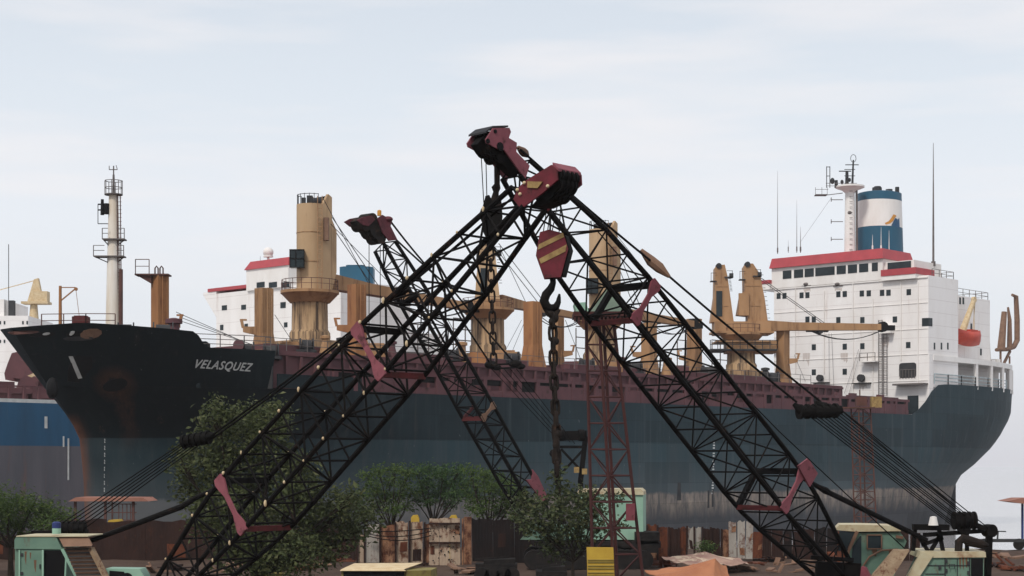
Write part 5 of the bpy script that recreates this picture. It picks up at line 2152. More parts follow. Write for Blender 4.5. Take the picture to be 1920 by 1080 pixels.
for s in (-1.6, 1.7):
    mono(mb, V((PbB.x - 2.2, YB + s, 0)), V((1, 0, 0)), V((0, 1, 0)), 5.4, .8, 1.0, 0.0)
mb.obox(V((PbB.x - 1.8, YB + .1, 1.1)), V((2.2, 0, 0)), V((0, 1.4, 0)), Z * .4)
mb.build('crawler_track', 'rubber', CBn)

# big hook block of crane B
kB = YBt / F
bc = P(1035, 480, YBt)
pts = [(-23, -43), (-6, -48), (21, -41), (30, -12), (16, 41), (-14, 42), (-30, -3)]
mb = MB()
mb.prism([bc + V((x * kB, -.16, -y * kB)) for x, y in pts], V((0, .05, 0)))
mb.prism([bc + V((x * kB, .2, -y * kB)) for x, y in pts], V((0, .05, 0)))
HK = mb.build('hook_block', 'crimson', CBn)
mb = MB()
mb.prism([bc + V((x * kB * .93 + .06, -.11, -y * kB * .94)) for x, y in pts], V((.10, .31, 0)))
mb.disc(bc + V((0, .04, .15)), V((0, 1, 0)), .3, .34, 20)
mb.build('block_sheave', 'black', HK)
mb = MB()
for poly in ([(-27, -10), (-25, -20), (20, -42), (22.5, -34)], [(-21, 16), (-24.5, 7), (27, -20), (25, -7)]):
    mb.prism([bc + V((x * kB, -.175, -y * kB)) for x, y in poly], V((0, .012, 0)))
mb.build('warning_stripe', 'stripe', HK)
mb = MB()
hk = [(1036, 518), (1037, 530), (1033, 541), (1024, 552), (1020, 564), (1025, 575), (1034, 579), (1043, 575), (1047, 566), (1048, 558), (1049, 551)]
rr = [6, 6, 8, 9, 9.5, 9.5, 9, 7.5, 5.5, 4, 2]
mb.path([P(x, y, YBt) for x, y in hk], [r * kB * .95 for r in rr], 12)
mb.build('hook', 'black', HK)
ropes('block_rope', 'rope', CBn, [(P(x0, 360, YBt), P(x1, 440, YBt)) for x0, x1 in ((1030, 1018), (1036, 1026), (1050, 1034), (1053, 1048))], .013, 5)
chain_thing([P(1036, 590, YBt), P(1038, 700, YBt), P(1043, 800, YBt), P(1044, 884, YBt)], 12, .38, .18, .038, 'heavy black chain hanging from the big striped hook block')
mb = MB()
mb.path([P(1022, 577, YBt), P(1030, 588, YBt), P(1040, 592, YBt), P(1048, 580, YBt)], [.06, .09, .09, .05], 8)
for (x, y, r) in ((1033, 588, .09), (1040, 596, .1), (1035, 603, .085), (1043, 640, .07), (1046, 815, .09), (1042, 835, .08), (1044, 862, .07)):
    mb.ball(P(x, y, YBt - .02), r, (1, .9, 1.3), 8, 6)
mb.path([P(1034, 588, YBt), P(1037, 640, YBt), P(1040, 720, YBt), P(1041, 790, YBt), P(1043, 830, YBt), P(1044, 885, YBt)], [.03, .03, .03, .05, .085, .06], 8)
tag(mb.build('chain_sling', 'chain', None, P(1036, 590, YBt)), 'black sling and shackles looped in the bare steel hook', 'sling')

# ======== crane in the middle (C)
YC, YCt = 100., 90.
PbC, PtC = P(1030, 1010, YC), P(722, 462, YCt)


def profC(t):
    w = table(t, [(0, 1.0), (.2, 1.45), (.5, 1.45), (.85, 1.25), (1, .9)])
    h = table(t, [(0, .7), (.2, 1.2), (.5, 1.2), (.85, 1.05), (1, .8)])
    return w, h


Cb = Boom(PbC, PtC, profC)
CC = thing('crawler_crane', 'pale mint crawler crane behind the leafy shrub, shortest boom leaning left', 'crane', V((P(1120, 1000, YC).x, YC, 0)), 'lattice boom cranes')
mb = MB()
Cb.lattice(mb, 18, .10, .036)
BC = mb.build('boom', 'black', CC)
for t, mt in ((.46, 'darkred'),):
    p = [Cb.c(t, i) for i in range(4)]
    mb = MB()
    bowtie(mb, p[1] + Cb.l * .06, p[0] + Cb.l * .06, Cb.l, .5, .18, .06)
    mb.build('strut_plate', 'brownplate', BC)
    mb = MB()
    mb.bar(p[2], p[1], .2, .25)
    mb.bar(p[2], p[3], .15, .15)
    mb.build('cross_strut', 'darkred', BC)
mb = MB()
o = PbC + Cb.l * .75
mb.prism([pl(x, y, o, Cb.l) for x, y in ((997, 880), (1007, 893), (1026, 935), (1018, 942), (985, 900), (996, 898))], Cb.l * .08)
mb.build('strut_plate', 'pink', BC)
wt, ht = profC(1.)
nC = PtC + Cb.l * wt / 2
farC = -Cb.l * wt
mb = MB()
hc = [(668, 413), (678, 407), (694, 402), (716, 401), (735, 413), (731, 424), (744, 450), (727, 452), (714, 462), (696, 444), (684, 432)]
for hp in ([(706, 410), (716, 403), (734, 414), (731, 424), (744, 450), (728, 452), (716, 436)], [(668, 413), (679, 407), (696, 404), (702, 412), (690, 424), (679, 422)]):
    H0 = [pl(x, y, nC, Cb.l) for x, y in hp]
    mb.prism(H0, Cb.l * .06)
    mb.prism([p + farC for p in H0], -Cb.l * .06)
mb.build('boom_head_plate', 'darkmaroon', BC)
mb = MB()
for x, y, r in ((688, 420, .36), (701, 411, .33), (708, 430, .48), (716, 444, .36)):
    c = pl(x, y, nC, Cb.l) + farC * .5
    mb.disc(c, Cb.l, r, wt * .9, 18)
D0 = [pl(x, y, nC, Cb.l) for x, y in ((672, 414), (712, 404), (728, 446), (712, 458), (692, 436))]
mb.prism([p + farC * .3 for p in D0], farC * .45)
mb.build('head_sheave', 'black_c', BC)
mb = MB()
c = pl(718, 402, nC, Cb.l) + farC * .3
mb.lathe(c, [(.11, -.05), (.11, .22), (.05, .26)], 10)
mb.build('warning_lamp', 'logo_o', BC)
mb = MB()
mb.ball(pl(727, 411, nC, Cb.l), .2, (1.4, 1, .8))
mb.build('pendant_socket', 'darkmaroon', BC)
spC0, spC1 = P(921, 684, 96), P(966, 682, 96)
hC = pl(733, 416, nC, Cb.l)
ropes('pendant', 'rope', CC, [(hC, P(810, 510, 92)), (P(810, 510, 92), spC0), (hC + farC, P(850, 545, 92.5)), (P(850, 545, 92.5), spC1)], .05, 6, .06)
mb = MB()
for q in (spC0, spC1):
    mb.ball(q, .3, (1.3, .9, .8))
    mb.ball(q - Z * .1 + V((.3, 0, -.05)), .22, (1.3, .9, .8))
for dz in (0, -.22):
    mb.bar(spC0 + Z * dz, spC1 + Z * dz, .1)
mb.build('spreader', 'black', CC)
ropes('bridle_rope', 'rope', CC, [(lerp(spC0, spC1, i / 4) - Z * .2, P(1042 + i * 9, 820 + i * 3, 100.5)) for i in range(5)], .02, 4)
ropes('hoist_rope', 'rope', CC, [(pl(692, 436, nC, Cb.l), P(692, 690, YCt)), (P(713, 460, YCt), P(713, 690, YCt)), (P(925, 870, 98), P(1025, 1000, 100))], .022, 4)
mb = MB()
for x0, y0, x1, y1, w in ((1043, 815, 1046, 910, .38), (1098, 818, 1088, 905, .3), (1036, 818, 1100, 816, .55), (1050, 838, 1095, 838, .16), (1052, 842, 1092, 885, .14), (1092, 845, 1055, 885, .14), (1046, 905, 1052, 1000, .3), (1088, 900, 1095, 1000, .3)):
    mb.bar(P(x0, y0, 100.5), P(x1, y1, 100.5), w)
for x in (1042, 1052, 1090):
    mb.disc(P(x, 816, 100.4), V((1, .2, 0)), .35, .3, 14)
mb.ball(P(1038, 850, 100.2), .25)
mb.build('gantry', 'black', CC)
for x, y in ((1081, 881), (1096, 884)):
    mb = MB()
    mb.obox(P(x, y, 100.2), V((.15, 0, 0)), V((0, .1, 0)), Z * .17)
    mb.build('reflector', 'stripe', CC)
mb = MB()
mb.prism([P(x, y, 99.5) for x, y in ((1088, 924), (1206, 927), (1206, 998), (1192, 1012), (1088, 1012))], V((.4, 3, 0)))
HC = mb.build('machinery_house', 'mintl', CC)
mb = MB()
mb.prism([P(x, y, 99.4) for x, y in ((1080, 926), (1086, 917), (1200, 916), (1206, 921), (1207, 928))], V((.4, 3.2, 0)))
mb.build('house_roof', 'mintroof', HC)
mb = MB()
for x, y in ((1145, 985), (1148, 1001)):
    mb.obox(P(x, y, 99.4), V((.22, 0, 0)), V((0, .04, 0)), Z * .12)
mb.build('warning_plate', 'pink', HC)
mb = MB()
mb.prism([P(x, y, 99.2) for x, y in ((1000, 985), (1085, 985), (1085, 1012), (975, 1012))], V((.2, 2, 0)))
mb.build('cab', 'mint', CC)
mb = MB()
mb.obox(P(1120, 1019, 100.5), V((3.6, 0, 0)), V((0, 1.6, 0)), Z * .18)
mb.obox(P(1212, 1008, 99.5), V((.7, 0, 0)), V((0, .9, 0)), Z * .35)
mb.obox(P(1208, 1024, 99.5), V((.75, 0, 0)), V((0, .9, 0)), Z * .35)
mb.obox(P(1110, 1034, 100.5), V((1.6, 0, 0)), V((0, 1.6, 0)), Z * .4)
mb.build('turntable', 'rubber', CC)
for s in (-2.2, 2.0):
    mb = MB()
    mono(mb, V((P(1100, 1000, 100).x, 100 + s, 0)), V((1, 0, 0)), V((0, 1, 0)), 7.4, .9, 1.05, 0.)
    mb.build('crawler_track', 'rubber', CC)

# ------------------------------------------------------------------ lattice towers
def leg_tower(name, label, legs_px, Y, dpt, bars, r, mat, plat=None):
    """four-legged tower: legs_px = ((top x, top y, bottom x), ...) left, mid, mid, right"""
    bx = (legs_px[0][2] + legs_px[-1][2]) / 2
    o = thing(name, label, 'tower', V((P(bx, 0, Y).x, Y, 0)))
    zt = P(0, legs_px[0][1], Y).z
    L = []
    for (xt, yt, xb), dy in zip(legs_px, (0, -dpt / 2, dpt / 2, 0)):
        a = P(xt, yt, Y + dy)
        b = P(xb, HY + H * F / (Y + dy), Y + dy)
        L.append((a, V((b.x, b.y, 0))))
    mb = MB()
    for a, b in L:
        mb.tube(b, a, r, r, 8)
    order = (0, 1, 3, 2)
    n = bars
    for i in range(n + 1):
        t = i / n
        for k in range(4):
            p0, p1 = L[order[k]], L[order[(k + 1) % 4]]
            mb.tube(lerp(p0[1], p0[0], t), lerp(p1[1], p1[0], t), r * .5, r * .5, 6)
            if i < n:
                t2 = (i + 1) / n
                if (i + k) % 2:
                    mb.tube(lerp(p0[1], p0[0], t), lerp(p1[1], p1[0], t2), r * .45, r * .45, 6)
                else:
                    mb.tube(lerp(p1[1], p1[0], t), lerp(p0[1], p0[0], t2), r * .45, r * .45, 6)
    mb.build('tower_frame', mat, o)
    return o, L


LT, L = leg_tower('lattice_tower', 'tall oxide-red lattice tower with a platform, standing before the pale mint crane', ((1099, 597, 1112), (1123, 597, 1152), (1131, 597, 1158), (1150, 597, 1206)), 88., 1.2, 10, .085, 'towerred')
kk = 88 / F
c = P(1126, 592, 88)
mb = MB()
mb.obox(c, V((52 * kk, 0, 0)), V((0, 1.2, 0)), Z * .12)
for i in range(14):
    x = lerp(-50, 50, i / 13)
    mb.bar(c + V((x * kk, -1.1, 0)), c + V((x * kk, -1.1, -.32 - .2 * R.random())), .09)
mb.obox(c + V((10 * kk, 0, .2)), V((35 * kk, 0, 0)), V((0, .8, 0)), Z * .12)
mb.build('platform', 'towerred', LT)
M['greenply'] = pmat('grey_green_sheet', (.20, .26, .20), (.14, .19, .15), 1.5, .7, rust=(.2, .14, .1), lo=.62, hi=.7, rscale=1.5)
mb = MB()
mb.prism([c + V((x * kk, -1.1, -(y) * kk)) for x, y in ((-51, -20), (-28, -22), (-24, -4), (-47, -4))], V((0, 1.8, 0)))
mb.build('side_panel', 'mintl', LT)
mb = MB()
mb.prism([c + V((x * kk, -.9, -(y) * kk)) for x, y in ((-22, -4), (8, -48), (16, -46), (42, -8), (30, -4))], V((0, 1.6, 0)))
mb.build('shelter_panel', 'greenply', LT)
mb = MB()
mb.obox(P(1182, 960, 87.6), V((.23, 0, 0)), V((0, .05, 0)), Z * .44)
mb.build('leg_plate', 'maroon', LT)
LF, _ = leg_tower('lattice_mast', 'thin rusty lattice mast standing far off against the dark stern hull', ((1596, 765, 1603), (1610, 765, 1616), (1618, 765, 1624), (1632, 765, 1645)), 132., 1.4, 16, .06, 'towerfar')
c = P(1600, 765, 132)
mb = MB()
mb.obox(c, V((1.5, 0, 0)), V((0, .8, 0)), Z * .06)
mb.obox(c + V((.6, 0, .5)), V((.4, 0, 0)), V((0, .3, 0)), Z * .35)
mb.bar(c + V((.5, 0, 0)), c + V((.5, 0, 1.4)), .08)
mb.build('platform', 'towerfar', LF)
mb = MB()
mb.obox(c + V((1.75, 0, .45)), V((.4, 0, 0)), V((0, .3, 0)), Z * .42)
mb.build('lamp_box', 'stripe', LF)

# ------------------------------------------------------------------ ground, sea
def ground_mat():
    m, nt, b = new_mat('brown_yard_earth')
    f = noise(nt, .35, 8, (1, 1, 1), .65)
    g = noise(nt, 2.4, 8)
    col = mix(nt, step(nt, f, .35, .68), (.085, .055, .040), (.055, .034, .026))
    col = mix(nt, step(nt, g, .56, .72), col, (.12, .085, .064))
    col = mix(nt, step(nt, noise(nt, .12, 4), .55, .68), col, (.05, .032, .026))
    nt.links.new(col, b.inputs['Base Color'])
    b.inputs['Roughness'].default_value = .95
    b.inputs['Specular IOR Level'].default_value = .1
    bump(nt, b, g, .7, .12)
    return m


M['ground'] = ground_mat()


def shore(x):
    return 124 + 2.2 * math.sin(x * .13) + 1.4 * math.sin(x * .31 + 1)


mb = MB()
xs = [-900, -500, -300, -200, -140] + [-100 + 2.5 * i for i in range(81)] + [140, 200, 300, 500, 900]
ys = [-60, 0, 20, 35] + [45 + 2.2 * i for i in range(36)] + [None, None, None, None]
n = len(xs)
vs = []
for j, y in enumerate(ys):
    for x in xs:
        if y is None:
            q = j - (len(ys) - 4)
            yy, z = shore(x) + (0, 3, 12, 40)[q], (-.12, -.7, -2.1, -6)[q]
            if q == 0:
                z += .1 * math.sin(x * 1.7)
        else:
            yy, z = min(y, shore(x) - 1), .06 * math.sin(x * .9 + y * .35) + .07 * math.sin(x * .37 - y * .8) + .05 * R.random() - .03
        vs.append(V((x, yy, z)))
mb.add(vs, [(j * n + i, j * n + i + 1, (j + 1) * n + i + 1, (j + 1) * n + i) for j in range(len(ys) - 1) for i in range(n - 1)])
g = mb.build('ground', 'ground')
tag(g, 'brown earth of the breaking yard', 'ground', None, 'structure')
m, nt, b = new_mat('pale_hazy_sea')
f = noise(nt, .05, 4, (.35, 1.6, 1))
nt.links.new(mix(nt, step(nt, f, .4, .65), (.36, .345, .35), (.44, .42, .42)), b.inputs['Base Color'])
b.inputs['Roughness'].default_value = .12
bump(nt, b, noise(nt, .55, 5, (.5, 2.0, 1)), .18, .12)
M['sea'] = m
mb = MB()
sy_ = [118, 160, 220, 320, 600, 1500, 4200]
mb.add([V((x, y, -2.1)) for y in sy_ for x in (-3500, -600, -150, 150, 600, 3500)], [(j * 6 + i, j * 6 + i + 1, j * 6 + i + 7, j * 6 + i + 6) for j in range(6) for i in range(5)])
tag(mb.build('sea', 'sea', smooth=False), 'pale grey sea fading into haze', 'sea', None, 'structure')


# ------------------------------------------------------------------ trees and shrubs
def leaf(mb, c, s, asp=.5, droop=0.):
    d = V((R.gauss(0, 1), R.gauss(0, 1), R.gauss(0, .7) - droop))
    if d.length < .01:
        d = V((1, 0, 0))
    d.normalize()
    w = d.cross(V((R.gauss(0, 1), R.gauss(0, 1), R.gauss(0, 1)))).normalized() * s * asp * .5
    o = len(mb.v)
    nrm = d.cross(w).normalized() * s * .12
    mb.v += [c, c + d * s * .5 + w + nrm, c + d * s, c + d * s * .5 - w + nrm]
    mb.f.append((o, o + 1, o + 2))
    mb.f.append((o, o + 2, o + 3))


def tree(name, label, base, blobs, n, s, mat, trunk_r, cat='tree', group=None, asp=.5, tmat='bark', hollow=.45, flat=1., sprays=0):
    """blobs: (centre, radius); leaves on sprigs spread through the outer part of every blob"""
    o = thing(name, label, cat, base, group)
    mb = MB()
    zt = min(c.z for c, r in blobs)
    fork = V((base.x, base.y, max(.4, base.z + (zt - base.z) * .55)))
    mb.path([base - Z * .2, lerp(base, fork, .5) + V((R.uniform(-.1, .1), 0, 0)), fork], [trunk_r * 1.35, trunk_r, trunk_r * .85], 8)
    for c, r in blobs:
        mid = lerp(fork, c, .5) + V((R.uniform(-.2, .2), R.uniform(-.2, .2), -.1 * r))
        mb.path([fork, mid, c], [trunk_r * .6, trunk_r * .4, trunk_r * .16], 6)
        for _ in range(4):
            e = c + V((R.gauss(0, 1), R.gauss(0, 1), R.gauss(0, .8))).normalized() * r * .85
            mb.path([lerp(mid, c, .6), lerp(c, e, .5), e], [trunk_r * .2, trunk_r * .13, trunk_r * .05], 5)
    mb.build('trunk' if cat == 'tree' else 'stem', tmat, o)
    mb = MB()
    tot = sum(r ** 2 for c, r in blobs)
    for c, r in blobs:
        k = int(n * r * r / tot)
        sprig = 0
        while sprig < k:
            d = V((R.gauss(0, 1), R.gauss(0, 1), R.gauss(0, 1) * flat)).normalized()
            q = c + d * (r * (hollow + (1.08 - hollow) * R.random() ** .6))
            m_ = R.randint(5, 9)
            for _ in range(m_):
                leaf(mb, q + V((R.gauss(0, 1), R.gauss(0, 1), R.gauss(0, .8))) * s * .9, s * R.choice((.5, .7, .9, 1.1, 1.5)) * R.uniform(.85, 1.15), asp, .15)
            sprig += m_
    mb.build('crown' if cat == 'tree' else 'foliage', mat, o, smooth=False, recalc=False)
    return o


def blobs_px(L, Y, dy=1.6):
    return [(P(x, y, Y + R.uniform(-dy, dy)), r * Y / F) for x, y, r in L]


Yt = 76.
tree('leafy_tree', 'big dusty olive tree standing behind the spotted black boom', V((P(480, 0, Yt).x, Yt, 0)),
     blobs_px([(405, 782, 34), (470, 790, 40), (505, 800, 36), (440, 830, 50), (375, 850, 44), (505, 855, 52), (420, 900, 58), (355, 915, 34), (490, 925, 62), (560, 930, 52), (395, 965, 46), (455, 985, 55), (535, 1000, 60), (600, 985, 42), (590, 930, 36), (640, 960, 34), (610, 1030, 34), (500, 1050, 46), (560, 880, 34), (660, 1000, 30), (560, 1040, 50), (440, 1040, 44), (650, 940, 30), (690, 975, 26), (340, 870, 22), (520, 770, 24)], Yt, 2.2),
     24000, .2, M['leaf_olive'], .2, hollow=.25, asp=.55)
Yl = 92.
tree('leafy_tree', 'feathery bright green tree at the left edge behind the mint cab', V((P(20, 0, Yl).x, Yl, 0)),
     blobs_px([(-30, 950, 50), (20, 945, 42), (60, 952, 36), (95, 960, 30), (40, 980, 34), (0, 985, 36), (120, 968, 22), (-60, 975, 40), (85, 985, 22)], Yl, 1.5), 8500, .2, M['leaf_green'], .14, asp=.3, hollow=.2, flat=.55)
Ym = 113.
acs = [((735, 0), [(690, 892, 16), (712, 884, 15), (740, 880, 17), (765, 888, 16), (728, 902, 18), (700, 912, 18), (755, 908, 18), (680, 930, 18), (715, 930, 22), (742, 930, 20), (770, 925, 15), (705, 950, 20), (735, 952, 18), (672, 950, 18), (690, 966, 16), (762, 950, 12), (655, 935, 16)], 'low spreading green tree just left of the pale rusty gate, before the hull', 'leaf_green'),
       ((812, 0), [(782, 886, 15), (805, 880, 14), (830, 888, 18), (858, 884, 16), (800, 902, 17), (838, 908, 20), (868, 905, 17), (790, 922, 14), (820, 925, 17), (852, 928, 18), (875, 925, 15), (805, 940, 13), (840, 944, 14), (780, 940, 10)], 'thin-stemmed spreading tree rising behind the pale gate panels', 'leaf_dull'),
       ((918, 0), [(882, 884, 14), (905, 888, 18), (932, 896, 18), (955, 905, 18), (890, 908, 18), (918, 914, 20), (945, 926, 20), (972, 922, 17), (895, 932, 20), (925, 938, 20), (955, 946, 20), (978, 944, 15), (905, 955, 18), (940, 962, 18), (885, 950, 14), (968, 965, 14)], 'spreading green tree behind the dark fence right of the gate post', 'leaf_green')]
for (bx, _), L_, lab, lm in acs:
    Yk = Ym + R.uniform(-2, 3)
    tree('acacia_tree', lab, V((P(bx, 0, Yk).x, Yk, 0)), blobs_px(L_, Yk, 1.4), 4600, .22, M[lm], .1, group='spreading trees behind the fence', asp=.34, hollow=.05, flat=.55)
Ys = 91.
tree('leafy_shrub', 'broad-leaved shrub growing in front of the pale mint crane', V((P(1075, 0, Ys).x, Ys, 0)),
     blobs_px([(1045, 895, 16), (1050, 930, 30), (1085, 935, 28), (1020, 955, 30), (1065, 970, 40), (1110, 965, 24), (1000, 985, 26), (1035, 1000, 34), (1090, 1000, 30), (1130, 985, 16), (985, 940, 24), (970, 965, 20), (1045, 1030, 28), (1120, 945, 20), (1155, 935, 13), (1160, 985, 11), (1105, 925, 18)], Ys, 1.3),
     4600, .21, M['leaf_shrub'], .08, 'shrub', asp=.6, hollow=.1)
tree('leafy_shrub', 'small green bush at the foot of the right-hand fence', V((P(1320, 0, 104).x, 104, 0)), blobs_px([(1315, 1026, 9), (1325, 1024, 10), (1332, 1030, 8)], 104, .2), 500, .16, M['leaf_green'], .03, 'shrub', asp=.4, hollow=.1)

# ------------------------------------------------------------------ fences of scrap plate
def fence(label, panels, Y, mats, post='sheet_dark', posts=True, rail=None, dY=0.):
    """panels: list of (x0, x1, top y, bottom y, material)"""
    x0 = panels[0][0]
    o = thing('scrap_fence', label, 'fence', V((P((panels[0][0] + panels[-1][1]) / 2, 0, Y).x, Y, 0)), 'fences of scrap plate')
    for i, (a, b, yt, yb_, mt) in enumerate(panels):
        mb = MB()
        zt = P(0, yt, Y).z
        zb = P(0, yb_, Y).z if yb_ else -.1
        tilt = R.uniform(-.06, .06)
        xa, xb = P(a, 0, Y).x, P(b, 0, Y).x
        yj = R.uniform(-.05, .05)
        top = []
        m_ = 5
        jag = .03 if (rail and not posts) else .10
        for k in range(m_ + 1):
            f = k / m_
            top.append(V((lerp(xa, xb, f) + tilt, Y + yj, zt + R.uniform(-jag, jag * .5))))
        poly = [V((xa, Y + yj, zb)), V((xb, Y + yj, zb))] + top[::-1]
        mb.prism(poly, V((0, .05, 0)))
        if R.random() < .55 and xb - xa > .4:
            pw, ph = R.uniform(.3, .7) * (xb - xa), R.uniform(.3, .9)
            px_, pz_ = R.uniform(xa, xb - pw), R.uniform(max(zb, .1), max(zt - ph - .2, .2))
            m3 = MB()
            sk = R.uniform(-.08, .08)
            m3.prism([V((px_, Y + yj - .03, pz_)), V((px_ + pw, Y + yj - .03, pz_ + sk)), V((px_ + pw + sk, Y + yj - .03, pz_ + ph)), V((px_ + sk, Y + yj - .03, pz_ + ph - sk))], V((0, .02, 0)))
            m3.build('patch', R.choice(('sheet_rusty', 'sheet_red', 'sheet_brown')) if mt not in ('sheet_dark', 'sheet_brown') else R.choice(('sheet_brown', 'sheet_dark', 'sheet_brown', 'sheet_red')), o)
        mb.build('panel', mt, o)
        if posts:
            mb = MB()
            mb.bar(V((xa, Y - .1, -.1)), V((xa + tilt, Y - .1, zt + R.uniform(-.05, .1))), .11)
            mb.build('post', post, o)
    if rail:
        mb = MB()
        for yr in rail:
            mb.bar(P(panels[0][0], yr, Y - .13), P(panels[-1][1], yr, Y - .13), .12, .12)
        mb.build('rail', post, o)
    return o


pp_ = []
x = -60
while x < 665:
    w = R.uniform(70, 105)
    pp_.append((x, min(x + w, 668), (1000 if x < 100 else 975) + R.uniform(-3, 4), None, 'sheet_brown'))
    x += w
fence('long dark brown sheet-iron fence behind the left crane', pp_, 107, None, posts=False)
fence('pale rusted gate panels between dark uprights in the fence', [(670, 682, 1000, 1060, 'sheet_pale'), (684, 711, 984, 1060, 'sheet_grey'), (713, 740, 985, 1060, 'sheet_rusty'), (742, 765, 978, 1060, 'sheet_pale'), (768, 792, 977, 1060, 'sheet_pale'), (795, 804, 980, 1060, 'sheet_rusty')], 102, None, 'sheet_brown', rail=(1057,))
gt = fence('pale plank gate leaf with rust holes and dark crossbars', [(804, 823, 972, 1060, 'sheet_pale'), (824, 843, 971, 1060, 'sheet_pale'), (844, 863, 971, 1060, 'sheet_pale')], 101.6, None, 'sheet_brown', posts=False, rail=(982, 1018))
for _ in range(34):
    mb = MB()
    x, y = R.uniform(806, 862), R.choice((R.uniform(986, 1012), R.uniform(1023, 1055)))
    mb.disc(P(x, y, 101.54), V((0, 1, 0)), R.uniform(.02, .055), .04, 8)
    mb.build('rust_hole', 'dark', gt)
mb = MB()
mb.box(P(866, 0, 101.5).x, P(869, 0, 101.5).x, 101.4, 101.9, -.1, 2.75)
mb.box(P(870, 0, 101.5).x, P(884, 0, 101.5).x, 101.3, 101.9, -.1, 2.85)
tag(mb.build('gate_post', 'sheet_rusty', None, V((P(876, 0, 101.5).x, 101.5, 0))), 'thick rust-brown steel post at the right side of the pale gate', 'post')
fence('short blackened fence right of the gate post', [(886, 925, 972, None, 'sheet_dark'), (925, 965, 974, None, 'sheet_dark'), (965, 1010, 973, None, 'sheet_dark')], 105, None, posts=False)
rp = [(1213, 1232, 983, None, 'sheet_red'), (1233, 1252, 987, None, 'sheet_red'), (1253, 1271, 990, None, 'sheet_brown'), (1272, 1286, 988, None, 'sheet_red'), (1287, 1301, 988, 1029, 'sheet_grey'), (1302, 1315, 989, 1031, 'sheet_grey'), (1316, 1333, 990, None, 'sheet_brown'), (1334, 1351, 991, None, 'sheet_brown'), (1352, 1366, 992, None, 'sheet_rusty')]
fence('patchwork fence of rust-red boards right of the pale mint crane', rp, 106, None, 'sheet_brown')
fence('leaning grey-white sheets in the right-hand fence', [(1367, 1381, 978, 1045, 'sheet_grey'), (1383, 1397, 977, 1047, 'sheet_grey'), (1398, 1411, 978, 1048, 'sheet_grey')], 104.5, None, 'sheet_red', posts=False)
dpn = []
x = 1410
while x < 1720:
    w = R.uniform(16, 24)
    dpn.append((x, x + w - 1, 992 + R.uniform(-5, 6), None, R.choice(('sheet_brown', 'sheet_dark', 'sheet_brown', 'sheet_red'))))
    x += w
fence('dark weathered board fence behind the foot of the tallest boom', dpn, 107, None, 'sheet_dark', posts=False)
# cables hanging on the gate
mb = MB()
for y0, y1, sg in ((1000, 996, 8), (1003, 1004, 10), (996, 990, 3)):
    mb.path([lerp(P(684, y0, 101.3), P(808, y1, 101.3), t) - Z * (sg * 101.3 / F * 4 * t * (1 - t)) for t in [i / 10 for i in range(11)]], .03, 5)
tag(mb.build('cable', 'rope', None, P(745, 1008, 101.3)), 'dark cables sagging across the pale gate panels', 'cable')

# shed with red roof
Ysd = 113.
SH = thing('open_shed', 'small open shed with a flat rusty red roof behind the left fence', 'shed', V((P(203, 0, Ysd).x, Ysd, 0)))
mb = MB()
mb.prism([P(128, 940, Ysd - 1.2), P(142, 932.5, Ysd - 1.2), P(268, 933, Ysd - 1.2), P(278, 940, Ysd - 1.2)], V((0, 3, 0)))
mb.build('roof', 'roofrust', SH)
for px in (147, 203, 216, 255):
    mb = MB()
    p = P(px, 940, Ysd)
    mb.bar(V((p.x, Ysd - .8, -.1)), V((p.x, Ysd - .8, p.z)), .16 if px != 216 else .1)
    mb.build('post', 'railr', SH)
mb = MB()
for px in (228, 235, 243, 250):
    p = P(px, 945, Ysd)
    mb.bar(V((p.x, Ysd - .8, 0)), V((p.x, Ysd - .8, p.z)), .05)
for py in (945, 961, 975):
    mb.bar(P(203, py, Ysd - .8), P(256, py, Ysd - .8), .06)
mb.build('railing', 'railr', SH)
mb = MB()
c = P(214, 984, 109)
mb.prism([c + V((x, 0, z)) for x, z in ((-.5, 0), (-.35, .3), (.3, .35), (.5, .05), (.5, -2.3), (-.5, -2.3))], V((0, .9, 0)))
tag(mb.build('yellow_drum', 'yellow', None, V((c.x, c.y, 0))), 'yellow drum showing above the fence under the red-roofed shed', 'drum')
for px, lab in ((777, 'dull yellow bin peeping over the gate left of the plank leaf'), (849, 'bright yellow bin peeping over the plank gate')):
    c = P(px, 972, 109)
    mb = MB()
    mb.prism([c + V((x, 0, z)) for x, z in ((-.22, .05), (-.1, .2), (.2, .22), (.3, 0), (.3, -2.7), (-.22, -2.7))], V((0, .5, 0)))
    tag(mb.build('yellow_bin', 'yellow', None, V((c.x, c.y, 0))), lab, 'bin')

# yellow louvred board
Yb_ = 72.
SB = thing('yellow_board', 'yellow louvred steel board with dark slots, standing upright at the bottom centre', 'board', V((P(1126, 0, Yb_).x, Yb_, 0)))
mb = MB()
mb.prism([P(1100, 1026, Yb_), P(1150, 1026.5, Yb_), P(1153, 1100, Yb_), P(1102, 1100, Yb_)], V((0, .14, 0)))
mb.build('panel', 'yellow', SB)
mb = MB()
for y in (1050, 1054, 1061, 1066, 1074, 1079):
    mb.bar(P(1102, y, Yb_ - .02), P(1151, y, Yb_ - .02), .05, .03)
mb.build('slot', 'olive', SB)
mb = MB()
for x in (1106, 1148):
    mb.bar(P(x, 1099, Yb_ + .07), V((P(x, 0, Yb_).x, Yb_ + .07, -.1)), .1)
mb.build('leg', 'olive', SB)
